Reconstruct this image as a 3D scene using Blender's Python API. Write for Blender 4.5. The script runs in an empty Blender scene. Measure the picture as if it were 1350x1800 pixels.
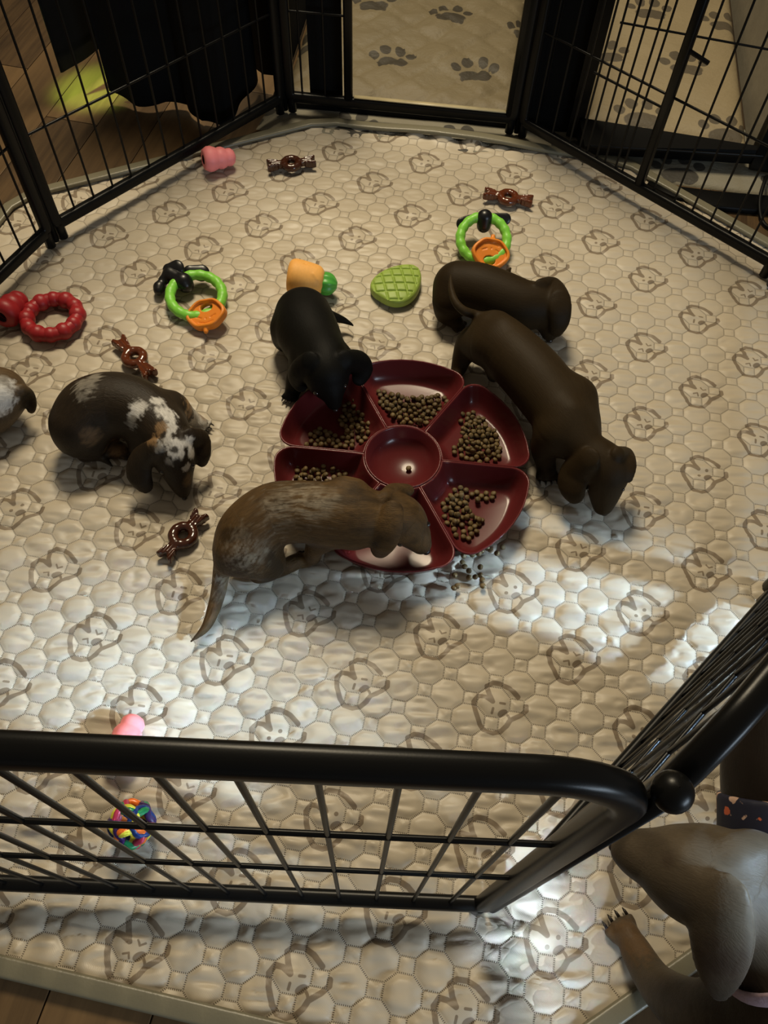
import bpy, bmesh, math, random
import numpy as np
from mathutils import Vector, Matrix

random.seed(7)
rng = np.random.default_rng(7)
PI = math.pi
C = bpy.context.scene.collection
SC = bpy.context.scene

# ------------------------------------------------------------------ camera
CAM_H = 1.03
FPX = 1385.0                       # focal length in pixels of the 1350 x 1800 frame
RC = np.array([[0.998453856, 0.0555868499, 0.0],          # rows: world x, y, z in camera axes (x right, y down, z forward)
               [0.0473811672, -0.851062962, 0.522921466],
               [0.0290675571, -0.522112954, -0.852380866]])
cam_data = bpy.data.cameras.new('camera')
cam_data.sensor_fit = 'VERTICAL'
cam_data.sensor_height = 24.0
cam_data.lens = FPX / 1800.0 * 24.0
cam_data.clip_start = 0.02
cam = bpy.data.objects.new('camera', cam_data)
C.objects.link(cam)
m = Matrix.Identity(4)
for i in range(3):
    m[i][0] = RC[i, 0]; m[i][1] = -RC[i, 1]; m[i][2] = -RC[i, 2]
m[2][3] = CAM_H
cam.matrix_world = m
SC.camera = cam

# ------------------------------------------------------------------ world, lights, exposure
SC.view_settings.view_transform = 'Standard'
SC.view_settings.look = 'None'
SC.view_settings.gamma = 1.0
SC.view_settings.use_curve_mapping = False
SC.view_settings.exposure = 0.0
w = bpy.data.worlds.new('room_ambience'); SC.world = w
w.use_nodes = True
w.node_tree.nodes['Background'].inputs[0].default_value = (1.0, 0.86, 0.68, 1)
w.node_tree.nodes['Background'].inputs[1].default_value = 0.125


def lamp(name, typ, loc, aim, energy, color, **kw):
    d = bpy.data.lights.new(name, typ)
    d.energy = energy; d.color = color
    for k, v in kw.items():
        setattr(d, k, v)
    o = bpy.data.objects.new(name, d)
    C.objects.link(o)
    o.location = loc
    o.rotation_euler = (Vector(aim) - Vector(loc)).to_track_quat('-Z', 'Y').to_euler()
    return o


# the room's warm lamp beyond the crates, and the daylight of a window low on the right
lamp('warm_room_lamp', 'AREA', (-0.28, 2.12, 2.35), (0.0, 0.75, 0.0), 62.0, (1.0, 0.848, 0.59), shape='DISK', size=0.70)
lamp('window_daylight', 'AREA', (1.65, -1.15, 0.75), (0.0, 0.20, 0.0), 27.0, (0.70, 0.85, 1.0), shape='RECTANGLE', size=0.9, size_y=0.5)
lamp('added_band_beam', 'AREA', (1.75, -0.28, 1.28), (-0.27, 0.31, 0.0), 0.62, (0.52, 0.75, 1.0), shape='RECTANGLE', size=0.14, size_y=0.10, spread=0.18)  # this and the next two: narrow beams added to shape bright bands on the mat
lamp('added_band_beam', 'AREA', (1.75, 0.25, 0.60), (0.33, 0.49, 0.0), 0.42, (0.54, 0.76, 1.0), shape='RECTANGLE', size=0.12, size_y=0.10, spread=0.20)
lamp('added_band_beam', 'AREA', (0.32, -1.30, 0.78), (0.205, 0.105, 0.0), 0.12, (0.64, 0.81, 1.0), shape='RECTANGLE', size=0.08, size_y=0.06, spread=0.10)  # beam added for the bright patch by the right corner post
lamp('green_patch_spot', 'SPOT', (-0.98, 1.50, 0.50), (-0.712, 1.720, 0.0), 60.0, (0.48, 0.90, 0.16), spot_size=0.34, spot_blend=0.9, shadow_soft_size=0.02)  # spot added to throw the green patch on the floor, no lamp known there


# ------------------------------------------------------------------ helpers
def at(px, py, z=0.0):
    """World point at height z that the photograph shows at pixel (px, py)."""
    d = RC @ np.array([(px - 675) / FPX, (py - 900) / FPX, 1.0])
    t = (z - CAM_H) / d[2]
    return np.array([0, 0, CAM_H]) + d * t


def depth_of(p):
    return float(RC[:, 2] @ (np.asarray(p) - np.array([0, 0, CAM_H])))


def S(px, py, z, rpx):
    """Sphere: centre and radius in metres from its size in the photograph."""
    p = at(px, py, z)
    return p, rpx * depth_of(p) / FPX


def to_cam(p):
    v = np.array([0, 0, CAM_H]) - np.asarray(p)
    return v / np.linalg.norm(v)


def set_props(o, label=None, cat=None, group=None, kind=None):
    if label: o['label'] = label
    if cat: o['category'] = cat
    if group: o['group'] = group
    if kind: o['kind'] = kind
    return o


def empty(name, loc, label, cat, group=None, rotz=0.0):
    o = bpy.data.objects.new(name, None)
    C.objects.link(o)
    o.location = loc
    o.rotation_euler = (0, 0, rotz)
    o.empty_display_size = 0.02
    return set_props(o, label, cat, group)


def link_mesh(name, me, mat=None, parent=None, smooth=True, world=True):
    """Link a mesh whose vertices are in world space; under a parent it keeps its place."""
    o = bpy.data.objects.new(name, me)
    C.objects.link(o)
    if mat is not None and not me.materials:
        me.materials.append(mat)
    if smooth and len(me.polygons):
        me.polygons.foreach_set('use_smooth', [True] * len(me.polygons))
    if parent is not None:
        o.parent = parent
        if world:
            bpy.context.view_layer.update()
            o.matrix_parent_inverse = parent.matrix_world.inverted()
    return o


def mesh_from(name, V, F):
    me = bpy.data.meshes.new(name)
    me.from_pydata([tuple(map(float, v)) for v in V], [], [tuple(int(i) for i in f) for f in F])
    me.update()
    return me


class MB:
    """Collects verts and faces of one mesh."""
    def __init__(self):
        self.v = []; self.f = []

    def add(self, V, F):
        b = len(self.v)
        self.v += [tuple(map(float, x)) for x in V]
        self.f += [tuple(b + i for i in f) for f in F]
        return self

    def box(self, c, size, rot=None, bev=0.0):
        bm = bmesh.new()
        bmesh.ops.create_cube(bm, size=1.0)
        bmesh.ops.scale(bm, vec=Vector(size), verts=bm.verts)
        if bev > 0:
            bmesh.ops.bevel(bm, geom=bm.edges[:], offset=bev, segments=2, affect='EDGES', profile=0.6)
        R = Matrix(rot) if rot is not None else Matrix.Identity(3)
        bm.verts.index_update()
        self.add([R @ v.co + Vector(c) for v in bm.verts], [[v.index for v in f.verts] for f in bm.faces])
        bm.free()
        return self

    def sweep(self, pts, prof, closed=False, cap=True, scale=None, up=(0, 0, 1)):
        """Profile (n x 2: side, up) swept along pts."""
        pts = np.asarray(pts, float); n = len(pts); prof = np.asarray(prof, float); k = len(prof)
        up = np.asarray(up, float)
        V = []
        last = None
        for i in range(n):
            if closed:
                t = pts[(i + 1) % n] - pts[i - 1]
            else:
                t = pts[min(i + 1, n - 1)] - pts[max(i - 1, 0)]
            t = t / (np.linalg.norm(t) + 1e-12)
            if last is None:
                s = np.cross(t, up)
                if np.linalg.norm(s) < 1e-4:
                    s = np.cross(t, (1, 0, 0))
            else:
                s = last - (last @ t) * t
            s = s / np.linalg.norm(s); last = s
            u = np.cross(s, t)
            sc = 1.0 if scale is None else scale[i]
            for a, b in prof:
                V.append(pts[i] + s * a * sc + u * b * sc)
        F = []
        m_ = n if closed else n - 1
        for i in range(m_):
            j = (i + 1) % n
            for q in range(k):
                r = (q + 1) % k
                F.append((i * k + q, i * k + r, j * k + r, j * k + q))
        if cap and not closed:
            F.append(tuple(range(k))[::-1])
            F.append(tuple((n - 1) * k + q for q in range(k)))
        return self.add(V, F)

    def tube(self, pts, r, seg=10, **kw):
        return self.sweep(pts, circle(r, seg), **kw)

    def lathe(self, prof, c, axis=(0, 0, 1), seg=28):
        """prof: (radius, height) along axis from c."""
        axis = np.asarray(axis, float); axis = axis / np.linalg.norm(axis)
        a = np.cross(axis, (0.13, 0.7, 0.69)); a /= np.linalg.norm(a); b = np.cross(axis, a)
        V = []
        for r, hh in prof:
            for q in range(seg):
                t = 2 * PI * q / seg
                V.append(np.asarray(c) + axis * hh + (a * math.cos(t) + b * math.sin(t)) * max(r, 1e-5))
        F = []
        for i in range(len(prof) - 1):
            for q in range(seg):
                r2 = (q + 1) % seg
                F.append((i * seg + q, i * seg + r2, (i + 1) * seg + r2, (i + 1) * seg + q))
        return self.add(V, F)

    def build(self, name, mat, parent=None, smooth=True):
        return link_mesh(name, mesh_from(name, self.v, self.f), mat, parent, smooth)


def circle(r, n=10, ry=None):
    return [(r * math.cos(2 * PI * i / n), (ry or r) * math.sin(2 * PI * i / n)) for i in range(n)]


def rounded_rect(w_, h_, r, n=3):
    out = []
    for cx, cy, a0 in ((w_ / 2 - r, h_ / 2 - r, 0), (-w_ / 2 + r, h_ / 2 - r, 90), (-w_ / 2 + r, -h_ / 2 + r, 180), (w_ / 2 - r, -h_ / 2 + r, 270)):
        for i in range(n + 1):
            a = math.radians(a0 + 90 * i / n)
            out.append((cx + r * math.cos(a), cy + r * math.sin(a)))
    return out


def sharp(o, ang=40):
    """Smooth shading that keeps hard edges."""
    me = o.data
    bm = bmesh.new(); bm.from_mesh(me)
    for e in bm.edges:
        if len(e.link_faces) == 2 and e.calc_face_angle(0) > math.radians(ang):
            e.smooth = False
    bm.to_mesh(me); bm.free()
    return o


# ---- value noise on arrays
def _hash(ix, iy, iz):
    n = (ix.astype(np.int64) * 374761393 + iy.astype(np.int64) * 668265263 + iz.astype(np.int64) * 2147483647) & 0x7fffffff
    n = ((n ^ (n >> 13)) * 1274126177) & 0x7fffffff
    return ((n ^ (n >> 16)) & 0xffff) / 65535.0


def vnoise(P):
    P = np.asarray(P, float)
    i = np.floor(P); f = P - i; f = f * f * (3 - 2 * f)
    i = i.astype(np.int64)
    out = 0
    for dx in (0, 1):
        for dy in (0, 1):
            for dz in (0, 1):
                wgt = (f[:, 0] if dx else 1 - f[:, 0]) * (f[:, 1] if dy else 1 - f[:, 1]) * (f[:, 2] if dz else 1 - f[:, 2])
                out = out + wgt * _hash(i[:, 0] + dx, i[:, 1] + dy, i[:, 2] + dz)
    return out


def fbm(P, oct=3):
    P = np.asarray(P, float); o = 0; a = 0.5; s = 0
    for k in range(oct):
        o = o + a * vnoise(P + 17.3 * k); s += a; a *= 0.5; P = P * 2.07
    return o / s


# ---- signed distance fields and surface nets
def surface_nets(f, lo, vox):
    s = f < 0
    nx, ny, nz = f.shape
    c = [s[dx:nx - 1 + dx, dy:ny - 1 + dy, dz:nz - 1 + dz] for dx in (0, 1) for dy in (0, 1) for dz in (0, 1)]
    tot = sum(x.astype(np.int8) for x in c)
    act = (tot > 0) & (tot < 8)
    idx = np.argwhere(act)
    vid = np.full(act.shape, -1, np.int64); vid[act] = np.arange(len(idx))
    acc = np.zeros((len(idx), 3)); cnt = np.zeros(len(idx))
    X, Y, Z = idx.T
    for ax in range(3):
        o1, o2 = [k for k in range(3) if k != ax]
        for a in (0, 1):
            for b in (0, 1):
                p0 = [0, 0, 0]; p0[o1] = a; p0[o2] = b
                p1 = list(p0); p1[ax] = 1
                v0 = f[X + p0[0], Y + p0[1], Z + p0[2]]; v1 = f[X + p1[0], Y + p1[1], Z + p1[2]]
                mk = (v0 < 0) != (v1 < 0)
                t = np.where(mk, v0 / np.where(mk, v0 - v1, 1), 0)
                pt = np.zeros((len(idx), 3)); pt[:, 0] = p0[0]; pt[:, 1] = p0[1]; pt[:, 2] = p0[2]
                pt[:, ax] += t
                acc[mk] += pt[mk]; cnt[mk] += 1
    V = (idx + acc / cnt[:, None]) * vox + lo
    F = []
    for ax in range(3):
        o1, o2 = [(1, 2), (2, 0), (0, 1)][ax]
        sl0 = [slice(1, -1)] * 3; sl1 = [slice(1, -1)] * 3
        sl0[ax] = slice(0, f.shape[ax] - 1); sl1[ax] = slice(1, f.shape[ax])
        a = s[tuple(sl0)]; b = s[tuple(sl1)]
        e = np.argwhere(a != b)
        if not len(e):
            continue
        inside = a[tuple(e.T)]
        base = e.copy()
        for k in range(3):
            if k != ax:
                base[:, k] += 1
        def cell(d1, d2):
            q = base.copy(); q[:, o1] -= d1; q[:, o2] -= d2
            return vid[q[:, 0], q[:, 1], q[:, 2]]
        A, B, D, E_ = cell(1, 1), cell(0, 1), cell(0, 0), cell(1, 0)
        q = np.stack([A, B, D, E_], 1)
        q[~inside] = q[~inside][:, ::-1]
        F.append(q)
    return V, np.concatenate(F)


def np_mesh(name, V, F):
    me = bpy.data.meshes.new(name)
    V = np.asarray(V, np.float32); F = np.asarray(F, np.int32)
    me.vertices.add(len(V)); me.vertices.foreach_set('co', V.ravel())
    k = F.shape[1]
    me.loops.add(F.size); me.loops.foreach_set('vertex_index', F.ravel())
    me.polygons.add(len(F))
    me.polygons.foreach_set('loop_start', np.arange(0, F.size, k, dtype=np.int32))
    me.polygons.foreach_set('use_smooth', np.ones(len(F), bool))
    me.update(calc_edges=True)
    me.validate()
    return me


def sdf_mesh(fn, lo, hi, vox, relax=1):
    lo = np.asarray(lo, float) - 3 * vox; hi = np.asarray(hi, float) + 3 * vox
    n = np.ceil((hi - lo) / vox).astype(int) + 1
    g = [lo[k] + vox * np.arange(n[k]) for k in range(3)]
    P = np.stack(np.meshgrid(*g, indexing='ij'), -1).reshape(-1, 3)
    f = fn(P).reshape(n)
    f[0] = f[-1] = 1; f[:, 0] = f[:, -1] = 1; f[:, :, 0] = f[:, :, -1] = 1
    V, F = surface_nets(f, lo, vox)
    for _ in range(relax):
        E = np.concatenate([F[:, [0, 1]], F[:, [1, 2]], F[:, [2, 3]], F[:, [3, 0]]])
        acc = np.zeros_like(V); cnt = np.zeros(len(V))
        np.add.at(acc, E[:, 0], V[E[:, 1]]); np.add.at(acc, E[:, 1], V[E[:, 0]])
        np.add.at(cnt, E[:, 0], 1); np.add.at(cnt, E[:, 1], 1)
        V = V * 0.4 + 0.6 * acc / cnt[:, None]
    return V, F


def smin(a, b, k):
    if k <= 0:
        return np.minimum(a, b)
    h = np.clip(0.5 + 0.5 * (b - a) / k, 0, 1)
    return b * (1 - h) + a * h - k * h * (1 - h)


def smax(a, b, k):
    return -smin(-a, -b, k)


def d_cone(P, a, ra, b, rb, n=None, flat=1.0):
    """Capsule whose radius runs from ra to rb; flattened along n by the factor flat."""
    a = np.asarray(a, float); b = np.asarray(b, float)
    ba = b - a; pa = P - a
    if n is not None:
        dn = pa @ n
        pa = pa + np.outer(dn, n) * (flat - 1)
        ba = ba + n * (ba @ n) * (flat - 1)
    t = np.clip((pa @ ba) / (ba @ ba + 1e-12), 0, 1)
    d = np.linalg.norm(pa - t[:, None] * ba, axis=1) - (ra + (rb - ra) * t)
    if n is not None:
        d = np.where(d < 0, d / flat, d / (1 + (flat - 1) * 0.5))
    return d


def d_ell(P, c, ax, r):
    q = (P - np.asarray(c)) @ np.asarray(ax).T / np.asarray(r)
    k0 = np.linalg.norm(q, axis=1)
    k1 = np.linalg.norm(q / np.asarray(r), axis=1)
    return k0 * (k0 - 1) / (k1 + 1e-9)


# ------------------------------------------------------------------ materials
def material(name, color, rough=0.6, spec=0.5, noise=None, bump=None, coat=0.0, sheen=0.0, metal=0.0, trans=0.0, sss=0.0, emis=None):
    """noise = (scale, amount) colour variation; bump = (scale, strength, distance)."""
    mt = bpy.data.materials.new(name); mt.use_nodes = True
    nt = mt.node_tree; b = nt.nodes['Principled BSDF']
    b.inputs['Base Color'].default_value = (*color, 1)
    b.inputs['Roughness'].default_value = rough
    b.inputs['Specular IOR Level'].default_value = spec
    b.inputs['Metallic'].default_value = metal
    b.inputs['Coat Weight'].default_value = coat
    b.inputs['Coat Roughness'].default_value = 0.06
    b.inputs['Sheen Weight'].default_value = sheen
    b.inputs['Transmission Weight'].default_value = trans
    tc = nt.nodes.new('ShaderNodeTexCoord')
    if noise:
        n = nt.nodes.new('ShaderNodeTexNoise'); n.inputs['Scale'].default_value = noise[0]; n.inputs['Detail'].default_value = 4
        nt.links.new(tc.outputs['Object'], n.inputs['Vector'])
        r = nt.nodes.new('ShaderNodeMapRange'); r.inputs[3].default_value = 1 - noise[1]; r.inputs[4].default_value = 1 + noise[1]
        nt.links.new(n.outputs['Fac'], r.inputs[0])
        mx = nt.nodes.new('ShaderNodeMix'); mx.data_type = 'RGBA'; mx.blend_type = 'MULTIPLY'; mx.inputs[0].default_value = 1
        mx.inputs[6].default_value = (*color, 1)
        nt.links.new(r.outputs[0], mx.inputs[7])
        nt.links.new(mx.outputs[2], b.inputs['Base Color'])
    if bump:
        n = nt.nodes.new('ShaderNodeTexNoise'); n.inputs['Scale'].default_value = bump[0]; n.inputs['Detail'].default_value = 3
        nt.links.new(tc.outputs['Object'], n.inputs['Vector'])
        bp = nt.nodes.new('ShaderNodeBump'); bp.inputs['Strength'].default_value = bump[1]; bp.inputs['Distance'].default_value = bump[2]
        nt.links.new(n.outputs['Fac'], bp.inputs['Height'])
        nt.links.new(bp.outputs[0], b.inputs['Normal'])
    return mt


class NT:
    """Small wrapper for writing node maths."""
    def __init__(self, mt):
        self.nt = mt.node_tree

    def _in(self, sock, v):
        if isinstance(v, bpy.types.NodeSocket):
            self.nt.links.new(v, sock)
        elif v is not None:
            sock.default_value = v

    def m(self, op, a, b=None, c=None, clamp=False):
        n = self.nt.nodes.new('ShaderNodeMath'); n.operation = op; n.use_clamp = clamp
        self._in(n.inputs[0], a); self._in(n.inputs[1], b); self._in(n.inputs[2], c)
        return n.outputs[0]

    def v(self, op, a, b=None, s=None, val=False):
        n = self.nt.nodes.new('ShaderNodeVectorMath'); n.operation = op
        self._in(n.inputs[0], a); self._in(n.inputs[1], b)
        if s is not None: self._in(n.inputs['Scale'], s)
        return n.outputs['Value'] if val else n.outputs['Vector']

    def xyz(self, x, y, z=0.0):
        n = self.nt.nodes.new('ShaderNodeCombineXYZ')
        for i, q in enumerate((x, y, z)): self._in(n.inputs[i], q)
        return n.outputs[0]

    def sep(self, v):
        n = self.nt.nodes.new('ShaderNodeSeparateXYZ'); self._in(n.inputs[0], v)
        return n.outputs

    def noise(self, vec, scale, detail=2, rough=0.5):
        n = self.nt.nodes.new('ShaderNodeTexNoise'); n.inputs['Scale'].default_value = scale; n.inputs['Detail'].default_value = detail
        n.inputs['Roughness'].default_value = rough
        if vec is not None: self.nt.links.new(vec, n.inputs['Vector'])
        return n.outputs['Fac']

    def white(self, vec):
        n = self.nt.nodes.new('ShaderNodeTexWhiteNoise'); n.noise_dimensions = '3D'
        self.nt.links.new(vec, n.inputs['Vector'])
        return n.outputs['Value']

    def step(self, x, lo, hi):
        """1 below lo, 0 above hi."""
        n = self.nt.nodes.new('ShaderNodeMapRange'); n.interpolation_type = 'SMOOTHSTEP'
        self._in(n.inputs[0], x); self._in(n.inputs[1], lo); self._in(n.inputs[2], hi)
        n.inputs[3].default_value = 1; n.inputs[4].default_value = 0
        return n.outputs[0]

    def mix(self, f, a, b):
        n = self.nt.nodes.new('ShaderNodeMix'); n.data_type = 'RGBA'
        self._in(n.inputs[0], f)
        self._in(n.inputs[6], a if isinstance(a, bpy.types.NodeSocket) else (*a, 1))
        self._in(n.inputs[7], b if isinstance(b, bpy.types.NodeSocket) else (*b, 1))
        return n.outputs[2]

    def bump(self, h, strength, dist, normal=None):
        n = self.nt.nodes.new('ShaderNodeBump'); n.inputs['Strength'].default_value = strength; n.inputs['Distance'].default_value = dist
        self.nt.links.new(h, n.inputs['Height'])
        if normal is not None: self.nt.links.new(normal, n.inputs['Normal'])
        return n.outputs[0]

    def uv(self, name):
        n = self.nt.nodes.new('ShaderNodeUVMap'); n.uv_map = name
        return n.outputs[0]

    def polyline(self, q, pts):
        """Distance from q to a polyline."""
        d = None
        for (ax, ay), (bx, by) in zip(pts[:-1], pts[1:]):
            L2 = (bx - ax) ** 2 + (by - ay) ** 2
            pa = self.v('SUBTRACT', q, (ax, ay, 0))
            t = self.m('DIVIDE', self.v('DOT_PRODUCT', pa, (bx - ax, by - ay, 0), val=True), L2, clamp=True)
            cl = self.v('SCALE', (bx - ax, by - ay, 0), s=t)
            e = self.v('DISTANCE', pa, cl, val=True)
            d = e if d is None else self.m('MINIMUM', d, e)
        return d

BLACK = material('black_powder_coat', (0.004, 0.004, 0.004), rough=0.32, spec=0.17, bump=(900, 0.05, 0.0005))
BLACK_CLOTH = material('black_cover_cloth', (0.004, 0.004, 0.004), rough=0.9, spec=0.15, bump=(700, 0.3, 0.001))
BLACK_PLASTIC = material('black_plastic', (0.0025, 0.0025, 0.0025), rough=0.5, spec=0.12)
RAIL_GLINT = material('painted_rail_glint', (0.42, 0.36, 0.22), rough=0.4, spec=0.5, noise=(30, 0.3))  # pale colour stands in for lamplight glinting on the black rail


def inv_of(parent):
    return parent.matrix_basis.inverted() if parent.parent is None else Matrix.Identity(4)


def link_mesh(name, me, mat=None, parent=None, smooth=True, basis=None):
    o = bpy.data.objects.new(name, me)
    C.objects.link(o)
    if mat is not None and not me.materials:
        me.materials.append(mat)
    if smooth and len(me.polygons):
        me.polygons.foreach_set('use_smooth', [True] * len(me.polygons))
    if parent is not None:
        o.parent = parent
        o.matrix_parent_inverse = inv_of(parent)
    if basis is not None:
        o.matrix_basis = basis
    return o


# ------------------------------------------------------------------ floor of wood planks
fm = material('floor_bed', (0.05, 0.035, 0.02), rough=0.8)
floor = MB().box((0.0, 1.0, -0.024), (5.0, 4.6, 0.012)).build('floor', fm, smooth=False)
set_props(floor, kind='structure', label='brown wood plank floor around the quilted mat')
pm = bpy.data.materials.new('wood_plank'); pm.use_nodes = True
N = NT(pm); nt = pm.node_tree; B = nt.nodes['Principled BSDF']
oi = nt.nodes.new('ShaderNodeObjectInfo')
tc = nt.nodes.new('ShaderNodeTexCoord')
sv = N.v('ADD', N.v('MULTIPLY', tc.outputs['Object'], (1.0, 0.06, 1.0)), N.v('SCALE', (13.0, 7.0, 3.0), s=oi.outputs['Random']))
g1 = N.noise(sv, 60, 5, 0.65)
g2 = N.noise(N.v('ADD', N.v('MULTIPLY', tc.outputs['Object'], (1.0, 0.3, 1.0)), N.v('SCALE', (5.0, 9.0, 3.0), s=oi.outputs['Random'])), 12, 3)
fac = N.m('ADD', N.m('MULTIPLY', g1, 0.75), N.m('MULTIPLY', oi.outputs['Random'], 0.55))
fac = N.m('ADD', fac, N.m('MULTIPLY', g2, 0.4))
fac = N.m('SUBTRACT', fac, 0.45, clamp=True)
col = N.mix(fac, (0.024, 0.012, 0.0045), (0.215, 0.130, 0.055))
nt.links.new(col, B.inputs['Base Color'])
B.inputs['Roughness'].default_value = 0.42
nt.links.new(N.bump(g1, 0.25, 0.001), B.inputs['Normal'])
bmp = MB().box((0, 0, 0), (0.1185, 0.898, 0.008), bev=0.0012)
plank_me = mesh_from('plank', bmp.v, bmp.f); plank_me.materials.append(pm)
ang = math.radians(-10)
ca, sa = math.cos(ang), math.sin(ang)
MAT_C = np.array([-0.010, 0.776])
for i in range(-20, 21):
    off = (i * 0.37) % 0.9
    for j in range(-4, 5):
        lx, ly = i * 0.12, j * 0.9 + off
        wx, wy = lx * ca - ly * sa, 0.9 + lx * sa + ly * ca
        if wy < -0.85 or wy > 2.82 or abs(wx) > 1.95:
            continue
        ends = [np.array([wx - q * sa, wy + q * ca]) for q in (-0.43, 0, 0.43)]
        if all(np.hypot(*(e - MAT_C)) < 0.70 for e in ends):
            continue                       # wholly under the mat
        o = link_mesh('plank', plank_me, None, floor, smooth=False)
        o.matrix_basis = Matrix.Translation((wx, wy, -0.016 + 0.0006 * random.random())) @ Matrix.Rotation(ang, 4, 'Z')

WALL = material('warm_white_wall', (0.42, 0.38, 0.31), rough=0.9, noise=(3, 0.05), bump=(120, 0.15, 0.001))
set_props(MB().box((0.0, 3.35, 1.2), (5.1, 0.10, 2.44)).build('wall_back', WALL, smooth=False), kind='structure')
set_props(MB().box((-2.55, 1.0, 1.2), (0.10, 4.6, 2.44)).build('wall_left', WALL, smooth=False), kind='structure')
set_props(MB().box((0.0, 3.292, 0.035), (5.0, 0.014, 0.09), bev=0.003).build('baseboard_back', WALL, smooth=False), kind='structure')
set_props(MB().box((-2.492, 1.0, 0.035), (0.014, 4.55, 0.09), bev=0.003).build('baseboard_left', WALL, smooth=False), kind='structure')

# ------------------------------------------------------------------ quilted mat
O_ = np.array([-0.09604, 0.45101]); EA = np.array([0.105664, 0.075913]); EB = np.array([0.081152, -0.099016])
MI = np.linalg.inv(np.c_[EA, EB])
PHASE = np.array([0.04, 0.57])          # octagon centres sit here in thirds of a print cell
UNIT = 0.1301065
octo = np.array([(-1.4, 12.53), (3.58, 11.90), (7.33, 8.44), (5.67, 2.04), (1.3, -0.59), (-3.72, 0.16), (-7.34, 3.65), (-5.87, 10.12)]) * UNIT
octo_d = octo - MAT_C


def in_poly(P, poly):
    c = np.zeros(len(P), bool)
    n = len(poly)
    for i in range(n):
        a, b = poly[i], poly[(i + 1) % n]
        k = ((a[1] > P[:, 1]) != (b[1] > P[:, 1])) & (P[:, 0] < (b[0] - a[0]) * (P[:, 1] - a[1]) / (b[1] - a[1] + 1e-12) + a[0])
        c ^= k
    return c


def seam_np(q):
    f = q - np.round(q)
    f = np.abs(f); mx = f.max(1); s = f.sum(1)
    return np.where(s < 0.7071, np.minimum(0.5 - mx, (0.7071 - s) * 0.7071), (s - 0.7071) * 0.7071)


def dist_edge(P, a, b):
    d = (b - a) / np.linalg.norm(b - a)
    return (P - a) @ np.array([-d[1], d[0]])


def mat_height(P):
    q = 3 * ((P - O_) @ MI.T) - PHASE
    sd = seam_np(q)
    pil = 1 - np.exp(-sd / 0.12)
    r = np.round(q)
    hsh = _hash(r[:, 0].astype(int), r[:, 1].astype(int), r[:, 0].astype(int) * 0)
    Z = np.zeros(len(P))
    wr = fbm(np.c_[P[:, 0] * 20 + hsh * 9, P[:, 1] * 105 + hsh * 5, Z], 2) - 0.5
    wn = fbm(np.c_[P[:, 0] * 14 + hsh * 31, P[:, 1] * 80 + hsh * 17, Z + 4.4], 2)
    cre = np.exp(-((wn - 0.5) / 0.045) ** 2) * pil
    big = fbm(np.c_[P * 7.0, Z + 3.3], 2) - 0.5
    mid = fbm(np.c_[P[:, 0] * 16, P[:, 1] * 30, Z + 9.1], 2) - 0.5
    amp_ = np.clip(1.75 - 0.92 * P[:, 1], 0.6, 1.6)
    z = amp_ * (pil * (0.0036 + 0.0012 * (hsh - 0.5)) + pil * wr * 0.0052 - cre * 0.0020 + big * 0.006 + mid * 0.0042) - 0.002
    e = np.maximum(dist_edge(P, octo[1], octo[0]) * 1.0, 0)      # distance inside the back edge
    lift = np.exp(-(e / 0.016) ** 2) * np.clip(1.1 - ((P[:, 0] - 0.10) / 0.12) ** 2, 0, 1)
    z = z - 0.0042
    z = np.where(z > -0.001, -0.001 + 0.0022 * (1 - np.exp(-(z + 0.001) / 0.0022)), z)
    return z + lift * (0.009 + 0.006 * np.sin(P[:, 0] * 95))


STEP = 1 / 13.0
ar = np.arange(-32, 32, STEP)
GA, GB = np.meshgrid(ar, ar, indexing='ij')
PW = O_ + np.c_[GA.ravel(), GB.ravel()] / 3 @ np.array([EA, EB])
inside = in_poly(PW, octo)
n1 = len(ar)
ins = inside.reshape(n1, n1)
cell = ins[:-1, :-1] & ins[1:, :-1] & ins[:-1, 1:] & ins[1:, 1:]
ci, cj = np.nonzero(cell)
F = np.stack([ci * n1 + cj, ci * n1 + cj + 1, (ci + 1) * n1 + cj + 1, (ci + 1) * n1 + cj], 1)
used = np.unique(F)
remap = np.full(n1 * n1, -1); remap[used] = np.arange(len(used))
F = remap[F]; PU = PW[used]
V = np.c_[PU, mat_height(PU)]
mat_me = np_mesh('quilted_mat', V, F)
lat = ((PU - O_) @ MI.T)
uvl = mat_me.uv_layers.new(name='lat')
li = np.empty(len(mat_me.loops), np.int32); mat_me.loops.foreach_get('vertex_index', li)
uvl.data.foreach_set('uv', lat[li].astype(np.float32).ravel())

FACE = [[0.250, -0.045], [0.238, -0.162], [0.2, -0.253], [0.137, -0.313], [0.065, -0.317], [0.022, -0.232], [-0.004, -0.148], [-0.03, -0.229], [-0.073, -0.283], [-0.152, -0.26], [-0.21, -0.162], [-0.257, -0.034], [-0.262, 0.047], [-0.211, 0.118], [-0.136, 0.145], [-0.057, 0.137], [0.013, 0.111], [0.124, 0.125], [0.214, 0.118], [0.246, 0.080]]
qm = bpy.data.materials.new('quilted_print_cloth'); qm.use_nodes = True
N = NT(qm); nt = qm.node_tree; B = nt.nodes['Principled BSDF']
uv = N.uv('lat')
tc = nt.nodes.new('ShaderNodeTexCoord')
CEN = (0.0, -0.085, 0)
uj = N.v('ADD', uv, N.v('SUBTRACT', N.v('SCALE', N.xyz(N.noise(uv, 3.1), N.noise(N.v('ADD', uv, (7, 3, 0)), 3.1)), s=0.016), (0.008, 0.008, 0)))
q0 = N.v('SUBTRACT', uj, CEN)
qi = N.v('FLOOR', N.v('ADD', q0, (0.5, 0.5, 0)))
q = N.v('ADD', N.v('SUBTRACT', q0, qi), CEN)
d = N.polyline(q, FACE)
line = N.step(d, 0.0225, 0.0285)


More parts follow.
